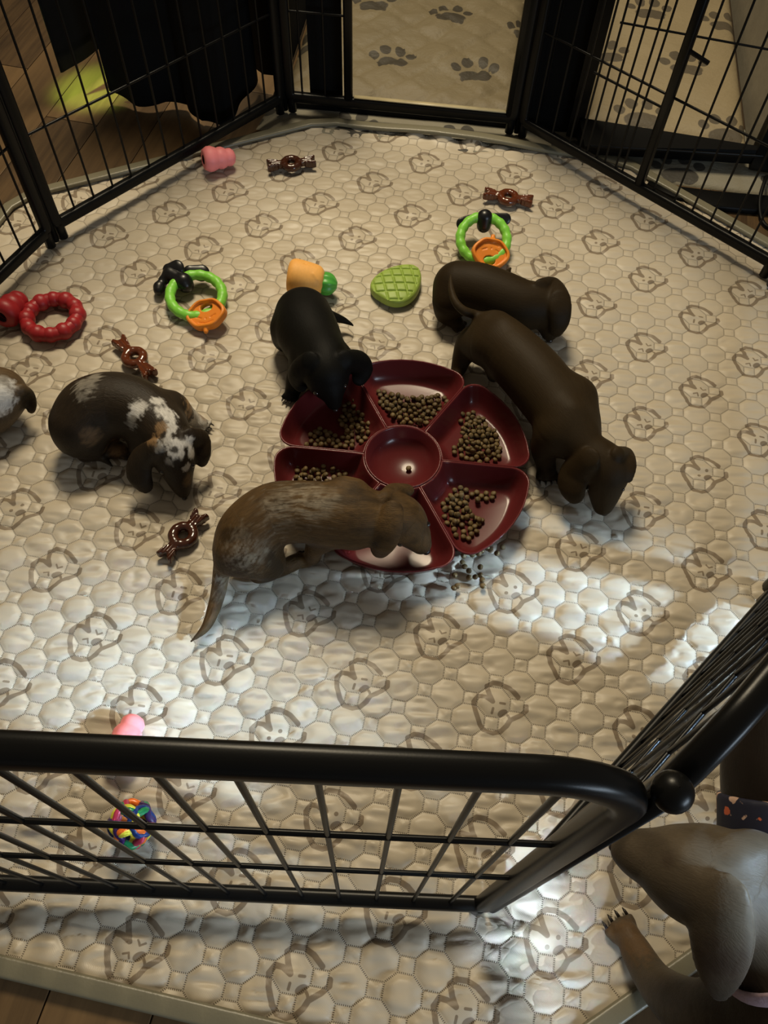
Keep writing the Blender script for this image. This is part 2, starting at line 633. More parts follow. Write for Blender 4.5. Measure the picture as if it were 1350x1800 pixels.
def ellipse(q, c, u, ra, rb):
    p = N.v('SUBTRACT', q, (c[0], c[1], 0))
    L = math.hypot(*u); ux, uy = u[0] / L, u[1] / L
    a = N.m('DIVIDE', N.v('DOT_PRODUCT', p, (ux, uy, 0), val=True), ra)
    b = N.m('DIVIDE', N.v('DOT_PRODUCT', p, (-uy, ux, 0), val=True), rb)
    return N.m('ADD', N.m('MULTIPLY', a, a), N.m('MULTIPLY', b, b))


nose = N.step(ellipse(q, (0.007, 0.006), (0.1, 0.013), 0.058, 0.036), 0.8, 1.15)
mouth = N.step(N.polyline(q, [(0.033, 0.027), (0.03, 0.07), (0.013, 0.111)]), 0.010, 0.017)
rnd = N.white(qi)
e1, e2 = (-0.064, -0.072), (0.068, -0.076)
dash = N.step(N.polyline(q, [(-0.045, -0.088), (-0.083, -0.057)]), 0.010, 0.016)
dash = N.m('MAXIMUM', dash, N.step(N.polyline(q, [(0.051, -0.091), (0.085, -0.061)]), 0.010, 0.016))
dots = N.m('MAXIMUM', N.step(ellipse(q, e1, (1, 0), 0.022, 0.02), 0.8, 1.2), N.step(ellipse(q, e2, (1, 0), 0.022, 0.02), 0.8, 1.2))
sq1 = N.step(N.polyline(q, [(-0.095, -0.09), (-0.05, -0.068), (-0.07, -0.03)]), 0.007, 0.012)
sq1 = N.m('MAXIMUM', sq1, N.step(N.polyline(q, [(0.062, -0.112), (0.052, -0.066), (0.1, -0.055)]), 0.007, 0.012))
k1 = N.m('LESS_THAN', rnd, 0.4)
k2 = N.m('GREATER_THAN', rnd, 0.72)
eyes = N.m('ADD', N.m('MULTIPLY', dash, k1), N.m('MULTIPLY', dots, k2))
eyes = N.m('ADD', eyes, N.m('MULTIPLY', sq1, N.m('SUBTRACT', 1.0, N.m('ADD', k1, k2))), clamp=True)
ink = N.m('MAXIMUM', N.m('MAXIMUM', line, nose), N.m('MAXIMUM', mouth, eyes))
blot = N.noise(tc.outputs['Object'], 6, 3)
base = N.mix(blot, (0.455, 0.390, 0.295), (0.535, 0.470, 0.365))
inkc = N.mix(blot, (0.172, 0.128, 0.083), (0.212, 0.161, 0.108))
colr = N.mix(N.m('MULTIPLY', ink, 0.92), base, inkc)
# stitches
q8 = N.v('SUBTRACT', N.v('SCALE', uv, s=3.0), (PHASE[0], PHASE[1], 0))
f8 = N.v('SUBTRACT', q8, N.v('FLOOR', N.v('ADD', q8, (0.5, 0.5, 0))))
fx, fy, _ = N.sep(N.v('ABSOLUTE', f8))
sx, sy, _ = N.sep(f8)
mxx = N.m('MAXIMUM', fx, fy); sm_ = N.m('ADD', fx, fy)
da = N.m('SUBTRACT', 0.5, mxx)
db = N.m('MULTIPLY', N.m('SUBTRACT', 0.7071, sm_), 0.7071)
insq = N.m('GREATER_THAN', sm_, 0.7071)
oc = N.m('MINIMUM', da, db)
sdn = N.m('ADD', N.m('MULTIPLY', insq, N.m('MULTIPLY', db, -1.0)), N.m('MULTIPLY', N.m('SUBTRACT', 1.0, insq), oc))
isd = N.m('LESS_THAN', N.m('ABSOLUTE', db), N.m('ABSOLUTE', da))
along = N.m('ADD', N.m('MULTIPLY', isd, N.m('MULTIPLY', N.m('SUBTRACT', fx, fy), 0.7071)), N.m('MULTIPLY', N.m('SUBTRACT', 1.0, isd), N.m('MINIMUM', fx, fy)))
pp = N.m('ABSOLUTE', N.m('SINE', N.m('MULTIPLY', along, 60.7)))
hole = N.m('MULTIPLY', N.step(sdn, 0.012, 0.032), N.step(pp, 0.45, 0.9))
colr = N.mix(N.m('MULTIPLY', hole, 0.78), colr, (0.06, 0.045, 0.03))
nt.links.new(colr, B.inputs['Base Color'])
B.inputs['Roughness'].default_value = 0.46
B.inputs['Specular IOR Level'].default_value = 0.5
B.inputs['Sheen Weight'].default_value = 0.12
B.inputs['Sheen Roughness'].default_value = 0.4
w1 = nt.nodes.new('ShaderNodeTexWave'); w1.inputs['Scale'].default_value = 290; w1.inputs['Distortion'].default_value = 0.6
w1.bands_direction = 'DIAGONAL'
nt.links.new(tc.outputs['Object'], w1.inputs['Vector'])
hgt = N.m('SUBTRACT', N.m('MULTIPLY', w1.outputs['Fac'], 0.05), N.m('MULTIPLY', hole, 1.2))
hgt = N.m('SUBTRACT', hgt, N.m('MULTIPLY', N.step(sdn, 0.0, 0.05), 0.2))
nt.links.new(N.bump(hgt, 0.55, 0.0012), B.inputs['Normal'])

quilt = link_mesh('quilted_mat', mat_me, qm)
set_props(quilt, 'beige quilted octagonal floor mat printed with brown dog faces', 'mat')
prof = rounded_rect(0.022, 0.009, 0.004, 3)
bind = MB()
path = []
for i in range(8):
    a, b = octo[i], octo[(i + 1) % 8]
    d_ = (b - a) / np.linalg.norm(b - a)
    L = np.linalg.norm(b - a)
    for t in np.linspace(0.03, L - 0.03, 12):
        p = a + d_ * t
        e0 = p[1] - 1.52
        zz = 0.001
        if i == 0:
            zz += 0.009 * max(0.0, 1.2 - ((p[0] - 0.12) / 0.17) ** 2) if abs(p[0] - 0.12) < 0.186 else 0.0
        path.append((p[0], p[1], min(zz, 0.011)))
bind.sweep(path, prof, closed=True)
OLIVE = material('olive_satin_binding', (0.17, 0.155, 0.105), rough=0.38, spec=0.5, bump=(260, 0.25, 0.001))
bo = bind.build('binding', OLIVE, quilt)
bo['label'] = 'olive grey satin binding'

# ------------------------------------------------------------------ paw print cloths
def paw_material(name, e1, e2, org, light, dark, sc=1.0):
    """Paw prints on the lattice e1, e2 from org; toes point along e2."""
    mt = bpy.data.materials.new(name); mt.use_nodes = True
    N_ = NT(mt); n_ = mt.node_tree; b_ = n_.nodes['Principled BSDF']
    t_ = n_.nodes.new('ShaderNodeTexCoord')
    Mi2 = np.linalg.inv(np.c_[np.asarray(e1)[:2], np.asarray(e2)[:2]])
    p = N_.v('SUBTRACT', t_.outputs['Object'], (float(org[0]), float(org[1]), 0))
    p = N_.v('ADD', p, N_.v('SUBTRACT', N_.v('SCALE', N_.xyz(N_.noise(t_.outputs['Object'], 25), N_.noise(N_.v('ADD', t_.outputs['Object'], (4, 2, 0)), 25)), s=0.014), (0.007, 0.007, 0)))
    a = N_.v('DOT_PRODUCT', p, (Mi2[0, 0], Mi2[0, 1], 0), val=True)
    b = N_.v('DOT_PRODUCT', p, (Mi2[1, 0], Mi2[1, 1], 0), val=True)
    row = N_.m('FLOOR', N_.m('ADD', b, 0.5))
    fa = N_.m('SUBTRACT', a, N_.m('FLOOR', N_.m('ADD', a, 0.5)))
    fb = N_.m('SUBTRACT', b, row)
    q_ = N_.v('ADD', N_.v('SCALE', tuple(map(float, (e1[0], e1[1], 0))), s=fa), N_.v('SCALE', tuple(map(float, (e2[0], e2[1], 0))), s=fb))
    q_ = N_.v('SCALE', q_, s=1.0 / sc)
    ink_ = None
    parts = [((0.0, -0.018), 0.040, 0.021, 0.0), ((-0.017, -0.027), 0.020, 0.016, 0.5), ((0.017, -0.027), 0.020, 0.016, -0.5),
             ((-0.047, 0.012), 0.013, 0.016, 0.4), ((-0.019, 0.034), 0.014, 0.020, 0.1), ((0.019, 0.034), 0.014, 0.020, -0.1), ((0.047, 0.012), 0.013, 0.016, -0.4)]
    for (cx, cy), ra, rb, rot in parts:
        pv = N_.v('SUBTRACT', q_, (cx, cy, 0))
        c_, s_ = math.cos(rot), math.sin(rot)
        xx = N_.m('DIVIDE', N_.v('DOT_PRODUCT', pv, (c_, s_, 0), val=True), ra)
        yy = N_.m('DIVIDE', N_.v('DOT_PRODUCT', pv, (-s_, c_, 0), val=True), rb)
        e = N_.step(N_.m('ADD', N_.m('MULTIPLY', xx, xx), N_.m('MULTIPLY', yy, yy)), 0.85, 1.1)
        ink_ = e if ink_ is None else N_.m('MAXIMUM', ink_, e)
    bl = N_.noise(t_.outputs['Object'], 9, 4)
    base_ = N_.mix(bl, tuple(0.8 * x for x in light), light)
    n_.links.new(N_.mix(N_.m('MULTIPLY', ink_, 0.95), base_, dark), b_.inputs['Base Color'])
    b_.inputs['Roughness'].default_value = 0.62
    h_ = N_.noise(N_.v('MULTIPLY', t_.outputs['Object'], (1.0, 1.6, 1.0)), 60, 4, 0.6)
    n_.links.new(N_.bump(h_, 0.5, 0.004), b_.inputs['Normal'])
    return mt


def cloth_bed(name, corners, z0, thick, mat_, label, cat, amp=0.006, nx=70, ny=80, diag=False):
    """Puffy cloth slab over four corners (front-left, front-right, back-right, back-left)."""
    c = [np.asarray(x, float)[:2] for x in corners]
    U_, V_ = np.meshgrid(np.linspace(0, 1, nx), np.linspace(0, 1, ny), indexing='ij')
    u = U_.ravel()[:, None]; v = V_.ravel()[:, None]
    P = c[0] * (1 - u) * (1 - v) + c[1] * u * (1 - v) + c[2] * u * v + c[3] * (1 - u) * v
    ed = np.minimum.reduce([u[:, 0], 1 - u[:, 0], v[:, 0], 1 - v[:, 0]])
    rim = 1 - np.exp(-(ed / 0.03))
    n = (fbm(np.c_[P * np.array([14, 20]), np.zeros(len(P))], 3) - 0.5) * 2
    rid = 1 - np.abs(fbm(np.c_[P * np.array([9, 9]), np.zeros(len(P)) + 5], 2) - 0.5) * 6
    z = z0 + thick * rim + amp * (n + 0.5 * np.clip(rid, 0, 1)) * (0.3 + 0.7 * rim)
    if diag:                              # sewn diagonal quilting lines
        k = 1 / 0.115
        g = np.minimum(np.abs(((P[:, 0] + P[:, 1]) * k) % 1 - 0.5), np.abs(((P[:, 0] - P[:, 1]) * k) % 1 - 0.5))
        z -= 0.006 * np.exp(-(g / 0.05) ** 2)
    V0 = np.c_[P, z]
    I = np.arange(nx * ny).reshape(nx, ny)
    F0 = np.stack([I[:-1, :-1].ravel(), I[1:, :-1].ravel(), I[1:, 1:].ravel(), I[:-1, 1:].ravel()], 1)
    # skirt down to the base
    loop = list(I[:, 0]) + list(I[-1, 1:]) + list(I[-2::-1, -1]) + list(I[0, -2:0:-1])
    base = len(V0)
    Vs = V0[loop].copy(); Vs[:, 2] = z0 - 0.002
    k = len(loop)
    Fs = np.array([(loop[(i + 1) % k], loop[i], base + i, base + (i + 1) % k) for i in range(k)])
    me = np_mesh(name, np.r_[V0, Vs], np.r_[F0, Fs])
    return set_props(link_mesh(name, me, mat_), label, cat)


# bed of the left crate, seen through the open gate
tl = np.array([1.0, -0.073]); tl /= np.linalg.norm(tl); tn = np.array([-tl[1], tl[0]])
pL = at(690, 99, 0.02); e1 = at(835, 124, 0.02) - pL; e2 = at(792, 27, 0.02) - pL
pawL = paw_material('paw_print_bedding', e1, e2, pL + 0.12 * e2 * 0, (0.185, 0.150, 0.088), (0.034, 0.028, 0.019), 0.92)
fl = np.array([-0.275, 1.703]); fr = np.array([0.25, 1.668])
cloth_bed('crate_bed', [fl, fr, fr + tn * 0.72, fl + tn * 0.72], 0.002, 0.018, pawL,
          'crumpled paw print bedding in the crate behind the open gate', 'bedding', amp=0.010, diag=True)
# bed of the right crate
rl = np.array([0.414, 1.684]); rr = np.array([0.782, 1.615])
rt = (rr - rl) / np.linalg.norm(rr - rl); rn = np.array([-rt[1], rt[0]])
pR = at(1130, 187, 0.06); e1 = at(1281, 214, 0.06) - pR; e2 = at(1208, 102, 0.06) - pR
pawR = paw_material('paw_print_pad', e1, e2, pR, (0.28, 0.225, 0.135), (0.072, 0.058, 0.039), 0.95)
a0 = at(1028, 209, 0.045)[:2]; b0 = at(1322, 258, 0.045)[:2]
cloth_bed('crate_bed', [a0 + rt * 0.004 + rn * 0.012, b0 - rt * 0.006 + rn * 0.012, at(1279, 0, 0.045)[:2] + rn * 0.2, a0 + rn * 0.72 + rt * 0.004], 0.03, 0.014, pawR,
          'smooth paw print pad in the right crate behind the wires', 'bedding', amp=0.003)
# flat pad under both crates
pf = at(868, 312, 0)  # print lattice anchor
pF = at(1193, 293, 0.0); e1 = np.array([0.235, -0.03, 0]); e2 = np.array([0.02, 0.16, 0])
pawF = paw_material('paw_print_floor_pad', e1, e2, pF, (0.24, 0.22, 0.165), (0.035, 0.031, 0.025), 1.0)
cloth_bed('floor_pad', [(-0.33, 1.60), (0.80, 1.462), (0.84, 1.70), (-0.30, 1.76)], -0.012, 0.006, pawF,
          'flat paw print pad on the floor under the crates', 'pad', amp=0.0015, nx=90, ny=24)

# ------------------------------------------------------------------ playpen
pen = empty('playpen', (0.0, 0.85, 0.0), 'black metal wire playpen standing on the quilted mat', 'playpen')
wb = MB().tube([(0, 0, 0), (0, 0, 1)], 1.0, 8)
wire_me = mesh_from('wire', wb.v, wb.f); wire_me.materials.append(BLACK)
TUBE = rounded_rect(0.017, 0.0215, 0.006, 3)


def wire(name, a, b, r, parent):
    a = Vector(a); b = Vector(b); d_ = b - a
    q_ = d_.to_track_quat('Z', 'Y').to_matrix().to_4x4()
    o = link_mesh(name, wire_me, None, parent)
    o.matrix_basis = Matrix.Translation(a) @ q_ @ Matrix.Diagonal((r, r, d_.length, 1))
    return o


def panel(P, Q, wires, bars, top=0.645, bot=0.034, posts=(), skip=(), label=None, rad=0.055, gap=0.012, gap_end=None):
    P = np.append(np.asarray(P, float)[:2], 0); Q = np.append(np.asarray(Q, float)[:2], 0)
    L = np.linalg.norm(Q - P); d_ = (Q - P) / L
    pt = lambda s, z: P + d_ * s + np.array([0, 0, z])
    s0, s1 = gap, L - (gap if gap_end is None else gap_end)
    path = []
    def arc(cs, cz, r, a0, a1, n):
        for i in range(n + 1):
            a = math.radians(a0 + (a1 - a0) * i / n)
            path.append(pt(cs + r * math.cos(a), cz + r * math.sin(a)))
    path.append(pt((s0 + s1) / 2, bot))
    arc(s1 - 0.012, bot + 0.012, 0.012, -90, 0, 3)
    arc(s1 - rad, top - rad, rad, 0, 90, 9)
    arc(s0 + rad, top - rad, rad, 90, 180, 9)
    arc(s0 + 0.012, bot + 0.012, 0.012, 180, 270, 3)
    mb = MB().sweep(path, TUBE, closed=True)
    for s in (s0, s1):                                    # feet
        mb.lathe([(0.0001, 0.002), (0.0095, 0.002), (0.0095, bot)], pt(s - (0.004 if s == s1 else -0.004), 0), seg=12)
    fr_ = mb.build('panel_frame', BLACK, pen)
    if label: fr_['label'] = label
    for s in posts:
        pb = MB().sweep([pt(s, bot), pt(s, top)], rounded_rect(0.016, 0.018, 0.005, 3), up=tuple(d_))
        pb.build('gate_post', BLACK, fr_)
    for s in wires:
        wire('wire', pt(s, bot), pt(s, top), 0.0022, fr_)
    for sa_, sb_, z in bars:
        wire('crossbar', pt(sa_, z), pt(sb_, z + 0.0), 0.0024, fr_)
    return fr_, pt


A1, A2 = (-0.458, 0.0885), (0.153, 0.0945)
near, npt = panel(A1, A2, [0.557 - 0.0418 * k for k in range(13)], [(0.012, 0.594, 0.452), (0.012, 0.594, 0.272)], rad=0.06, gap=0.004, gap_end=0.015, label='black rounded panel nearest the camera')
B2 = (0.567, 0.5225)
panel(A2, B2, [0.05 + 0.0437 * k for k in range(12)], [(0.012, 0.575, 0.452), (0.012, 0.575, 0.272)], top=0.63)
C2 = (0.713, 1.198)
panel(B2, C2, [0.05 + 0.0437 * k for k in range(14)], [(0.012, 0.675, 0.42), (0.012, 0.675, 0.21)])
D2 = (0.243, 1.622)
def s_on(P, Q, px, py, z=0.0):
    P = np.asarray(P); Q = np.asarray(Q); d_ = (Q - P) / np.linalg.norm(Q - P)
    return float((at(px, py, z)[:2] - P) @ d_)
rw = [s_on(D2, C2, *p, 0.045) for p in ((1030, 252), (1045, 258), (1060, 268), (1075, 276), (1093, 287), (1107, 292), (1160, 325), (1190, 350), (1218, 370), (1248, 390), (1280, 410), (1313, 432))]
panel(D2, C2, [0.045, 0.09, 0.135] + rw, [(0.012, 0.62, 0.222), (0.15, 0.31, 0.197), (0.012, 0.62, 0.43)], posts=[0.313], label='panel with a narrow gate on the right')
E2 = (-0.267, 1.659)
panel(E2, D2, [0.04, 0.09], [(0.012, 0.141, 0.21), (0.012, 0.141, 0.43)], posts=[0.141, 0.49], label='panel whose gate stands open')
F2 = (-0.652, 1.195)
panel(F2, E2, [0.057 + 0.0446 * k for k in range(12)], [(0.012, 0.592, 0.209), (0.012, 0.592, 0.42)])
G2 = (-0.868, 0.66)
panel(G2, F2, [0.05 + 0.0446 * k for k in range(12)], [(0.012, 0.575, 0.209), (0.012, 0.575, 0.42)])
panel(A1, G2, [0.05 + 0.0446 * k for k in range(15)], [(0.012, 0.71, 0.272), (0.012, 0.71, 0.452)])
# gate latch on the right panel
dR = (np.array(C2) - np.array(D2)); dR /= np.linalg.norm(dR)
lp = np.array(D2) + dR * 0.315
wire('latch_bar', (lp[0], lp[1], 0.305), (lp[0] + dR[0] * 0.045, lp[1] + dR[1] * 0.045, 0.300), 0.004, pen)
# hinge poles with ball ends
ball = MB()
for cpt in (A2, B2, C2, D2, E2, F2, G2, A1):
    dz = 0.006
    pb = MB().tube([(cpt[0], cpt[1], 0.003), (cpt[0], cpt[1], 0.615)], 0.0062, 12)
    po = pb.build('hinge_pole', BLACK, pen)
    bb = MB().lathe([(0.0108 * math.sin(t), -0.0108 * math.cos(t)) for t in np.linspace(0.02, PI - 0.02, 14)], (cpt[0], cpt[1], 0.622), seg=24)
    bb.build('ball_end', BLACK, po)
# pale strip painting the lamp's glint onto the open gate's bottom rail
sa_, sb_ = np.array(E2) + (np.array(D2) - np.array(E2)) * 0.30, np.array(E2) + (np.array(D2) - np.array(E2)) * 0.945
MB().sweep([(sa_[0], sa_[1], 0.047), (sb_[0], sb_[1], 0.047)], rounded_rect(0.011, 0.003, 0.001, 1)).build('rail_glint_strip', RAIL_GLINT, pen)['label'] = 'pale strip painted as lamp glint on the rail of the open gate'

# ------------------------------------------------------------------ crates behind the pen
def slab(mb, a, b, z0, z1, th, bev=0.002):
    a = np.asarray(a, float)[:2]; b = np.asarray(b, float)[:2]
    d_ = b - a; L = np.linalg.norm(d_); d_ /= L
    c = (a + b) / 2
    return mb.box((c[0], c[1], (z0 + z1) / 2), (L, th, z1 - z0), rot=[[d_[0], -d_[1], 0], [d_[1], d_[0], 0], [0, 0, 1]], bev=bev)


cl = empty('dog_crate', (0.0, 2.0, 0.0), 'black dog crate behind the open gate of the playpen', 'crate')
f0 = fl + tn * -0.012; f1 = fr + tn * -0.012
slab(MB(), f0 + tl * -0.02, f1 + tl * 0.02, -0.008, 0.020, 0.014).build('front_rail', BLACK_PLASTIC, cl, smooth=False)
x545, x598 = at(543, 176, 0.02)[:2] + tn * 0.02, at(600, 183, 0.02)[:2] + tn * 0.02
slab(MB(), x545, x598, 0.0, 0.5, 0.006).build('front_panel', BLACK_CLOTH, cl, smooth=False)
x9, x10 = at(900, 226, 0.02)[:2] + tn * 0.046, at(1004, 235, 0.02)[:2] + tn * 0.046
slab(MB(), x9, x10, -0.005, 0.5, 0.006).build('front_panel', BLACK_CLOTH, cl, smooth=False)
for px_, yy_ in ((975, 0.012), (1012, 0.030)):
    q_ = at(px_ - 27, 226, 0.02)[:2] + tn * 0.034
    wire('front_wire', (q_[0], q_[1], 0.0), (q_[0], q_[1], 0.5), 0.0014, cl)
slab(MB(), fr + tl * 0.012, fr + tl * 0.012 + tn * 0.74, 0.0, 0.5, 0.006).build('side_panel', BLACK_CLOTH, cl, smooth=False)
slab(MB(), fl + tl * -0.012, fl + tl * -0.012 + tn * 0.74, 0.0, 0.5, 0.006).build('side_panel', BLACK_CLOTH, cl, smooth=False)
slab(MB(), fl + tn * 0.74, fr + tn * 0.74, 0.0, 0.5, 0.006).build('back_panel', BLACK_CLOTH, cl, smooth=False)
for p in (f0, f1):
    slab(MB(), p - tl * 0.009, p + tl * 0.009, -0.006, 0.5, 0.018).build('corner_post', BLACK, cl, smooth=False)

cr = empty('dog_crate', (0.6, 2.0, 0.0), 'black wire dog crate at the right behind the playpen', 'crate')
g0 = at(1022, 283, 0.0)[:2]; g1 = at(1400, 306, 0.0)[:2]
h0 = at(1018, 208, 0.045)[:2]; h1 = at(1342, 262, 0.045)[:2]
fb = MB()
fb.add([(g0[0], g0[1] + 0.012, 0.009), (g1[0], g1[1] + 0.012, 0.009), (g1[0], g1[1] + 0.006, 0.03), (g0[0], g0[1] + 0.006, 0.03),
        (h0[0], h0[1], 0.009), (h1[0] + 0.05, h1[1] - 0.004, 0.009), (h1[0] + 0.05, h1[1] - 0.004, 0.047), (h0[0], h0[1], 0.047)],
       [(0, 1, 2, 3), (3, 2, 6, 7), (4, 7, 6, 5), (0, 3, 7, 4), (1, 5, 6, 2), (0, 4, 5, 1)])
fb.build('base_tray', BLACK_PLASTIC, cr, smooth=False)
slab(MB(), g0 + np.array([0.01, 0.004]), g1 + np.array([0, 0.004]), 0.030, 0.036, 0.004).build('tray_lip', BLACK, cr, smooth=False)
p0 = at(1028, 205, 0.045)[:2]
slab(MB(), p0 - rt * 0.03, p0 + rt * 0.001, 0.0, 0.52, 0.02).build('corner_post', BLACK, cr, smooth=False)
p1 = b0 + rt * 0.012
slab(MB(), p1 - rt * 0.001, p1 + rt * 0.05, 0.0, 0.52, 0.02).build('corner_post', BLACK, cr, smooth=False)
GREYCLOTH = material('grey_crate_cloth', (0.17, 0.15, 0.11), rough=0.85, noise=(9, 0.3), bump=(30, 0.4, 0.004))
slab(MB(), b0 + rt * 0.016 + rn * 0.04, at(1279, 0, 0.045)[:2] + rn * 0.2 + rt * 0.022, 0.0, 0.5, 0.01).build('side_cloth', GREYCLOTH, cr, smooth=False)
slab(MB(), p0 + rt * 0.02 + rn * 0.80, p1 + rn * 0.86, 0.0, 0.5, 0.01).build('back_cloth', GREYCLOTH, cr, smooth=False)
wire('door_wire', np.append(p0 + rt * 0.02, 0.24), np.append(p1, 0.235), 0.0022, cr)

tray_ = MB()
t0 = at(1185, 330, 0.0)[:2]; t1 = at(1400, 352, 0.0)[:2]
tray_.sweep([(t0[0] - 0.05, t0[1] + 0.018, -0.004), (t0[0], t0[1] - 0.012, -0.004), (t0[0] + 0.08, t0[1] - 0.03, -0.004), (t1[0], t1[1] - 0.02, -0.004)], rounded_rect(0.052, 0.014, 0.004, 2), scale=[0.35, 0.75, 1, 1])
set_props(tray_.build('floor_tray', BLACK_PLASTIC), 'low black tray edge on the floor beside the right crate', 'tray')
cb = MB()
cpts = [at(1345, 318, 0.0), at(1336, 335, 0.0), at(1332, 358, 0.0), at(1340, 382, 0.0), at(1356, 396, 0.0), at(1385, 400, 0.0)]
cpts = [np.array([p[0], p[1], -0.007 + 0.03 * math.exp(-((i - 1.0) / 1.3) ** 2)]) for i, p in enumerate(cpts)]
cpts = [cpts[0] + np.array([0.05, 0.03, -0.018])] + cpts
dense = []
for i in range(len(cpts) - 1):
    for t in np.linspace(0, 1, 6, endpoint=False):
        q0_, q1_, q2_, q3_ = cpts[max(i - 1, 0)], cpts[i], cpts[i + 1], cpts[min(i + 2, len(cpts) - 1)]
        dense.append(0.5 * ((2 * q1_) + (-q0_ + q2_) * t + (2 * q0_ - 5 * q1_ + 4 * q2_ - q3_) * t * t + (-q0_ + 3 * q1_ - 3 * q2_ + q3_) * t ** 3))
cb.tube(dense, 0.0042, 8)
set_props(cb.build('power_cable', BLACK_PLASTIC), 'black cable looping on the floor at the right edge', 'cable')

# black cover hanging beside the left panel
def hang(pts, z0, z1, amp, seed):
    """Hanging cloth along a plan polyline; z0 may vary."""
    pts = [np.asarray(p, float)[:2] for p in pts]
    seg = [np.linalg.norm(b - a) for a, b in zip(pts[:-1], pts[1:])]
    L = sum(seg); n = 60; V = []; F = []
    rows = 12
    for side in (0, 1):
        for i in range(n + 1):
            s = L * i / n; k = 0
            while k < len(seg) - 1 and s > seg[k]:
                s -= seg[k]; k += 1
            a, b = pts[k], pts[k + 1]
            d_ = (b - a) / np.linalg.norm(b - a); nn = np.array([-d_[1], d_[0]])
            p = a + d_ * s
            zz = np.interp(i / n, np.linspace(0, 1, len(z0)), z0)
            for r in range(rows + 1):
                f = r / rows
                wv = amp * (1 - 0.7 * f) * math.sin(i / n * L * 55 + seed + 0.6 * math.sin(f * 4))
                q_ = p + nn * (wv + 0.004 * side)
                V.append((q_[0], q_[1], zz + (z1 - zz) * f))
    st = rows + 1
    for side in (0, 1):
        o_ = side * (n + 1) * st
        for i in range(n):
            for r in range(rows):
                q_ = (o_ + i * st + r, o_ + (i + 1) * st + r, o_ + (i + 1) * st + r + 1, o_ + i * st + r + 1)
                F.append(q_ if side else q_[::-1])
    o2 = (n + 1) * st
    for i in range(n):
        F.append((i * st, (i + 1) * st, o2 + (i + 1) * st, o2 + i * st))
        F.append((i * st + rows, o2 + i * st + rows, o2 + (i + 1) * st + rows, (i + 1) * st + rows))
    for i in (0, n):
        for r in range(rows):
            F.append((i * st + r, i * st + r + 1, o2 + i * st + r + 1, o2 + i * st + r))
    return MB().add(V, F)


cover = empty('crate_cover', (-0.45, 1.75, 0.0), 'black cloth cover hanging low over the floor beyond the left panel', 'cover')
h = [at(192, 160, 0.02), at(233, 186, 0.0), at(275, 180, 0.01), at(330, 186, 0.0), at(353, 214, 0.0), at(393, 221, 0.0), at(420, 190, 0.01), at(452, 141, 0.02)]
hang(h, [0.02, 0.0, 0.008, 0.0, 0.0, 0.0, 0.012, 0.02], 0.62, 0.006, 0.0).build('front_drape', BLACK_CLOTH, cover)
hang([(-0.352, 1.785), (-0.322, 1.742), (-0.294, 1.706)], [0.02, 0.03, 0.05], 0.62, 0.001, 2.0).build('side_drape', BLACK_CLOTH, cover)
z1_ = 0.05
hang([at(107, 129, z1_), at(112, 128, z1_), at(165, 93, z1_), at(260, 30, z1_)], [z1_, z1_, z1_], 0.62, 0.002, 1.0).build('side_drape', BLACK_CLOTH, cover)

# ------------------------------------------------------------------ snack tray with kibble
RED = material('dark_red_glossy_plastic', (0.105, 0.016, 0.017), rough=0.22, spec=0.20, coat=0.06, noise=(40, 0.08))
TH = 0.042                                    # rim height
tc_ = at(708, 803, TH)[:2]                    # centre of the cup
R_CUP = 0.0585
R_OUT = 0.193
tray = empty('snack_tray', (tc_[0], tc_[1], 0.0), 'dark red glossy flower shaped tray with six compartments holding kibble', 'tray')
WALL_A = [math.degrees(math.atan2(*(at(*p, TH)[:2] - tc_)[::-1])) for p in ((815, 665), (907, 824), (787, 958))]
ANG0 = np.mean([(WALL_A[0] - 60), WALL_A[1], (WALL_A[2] + 60)])


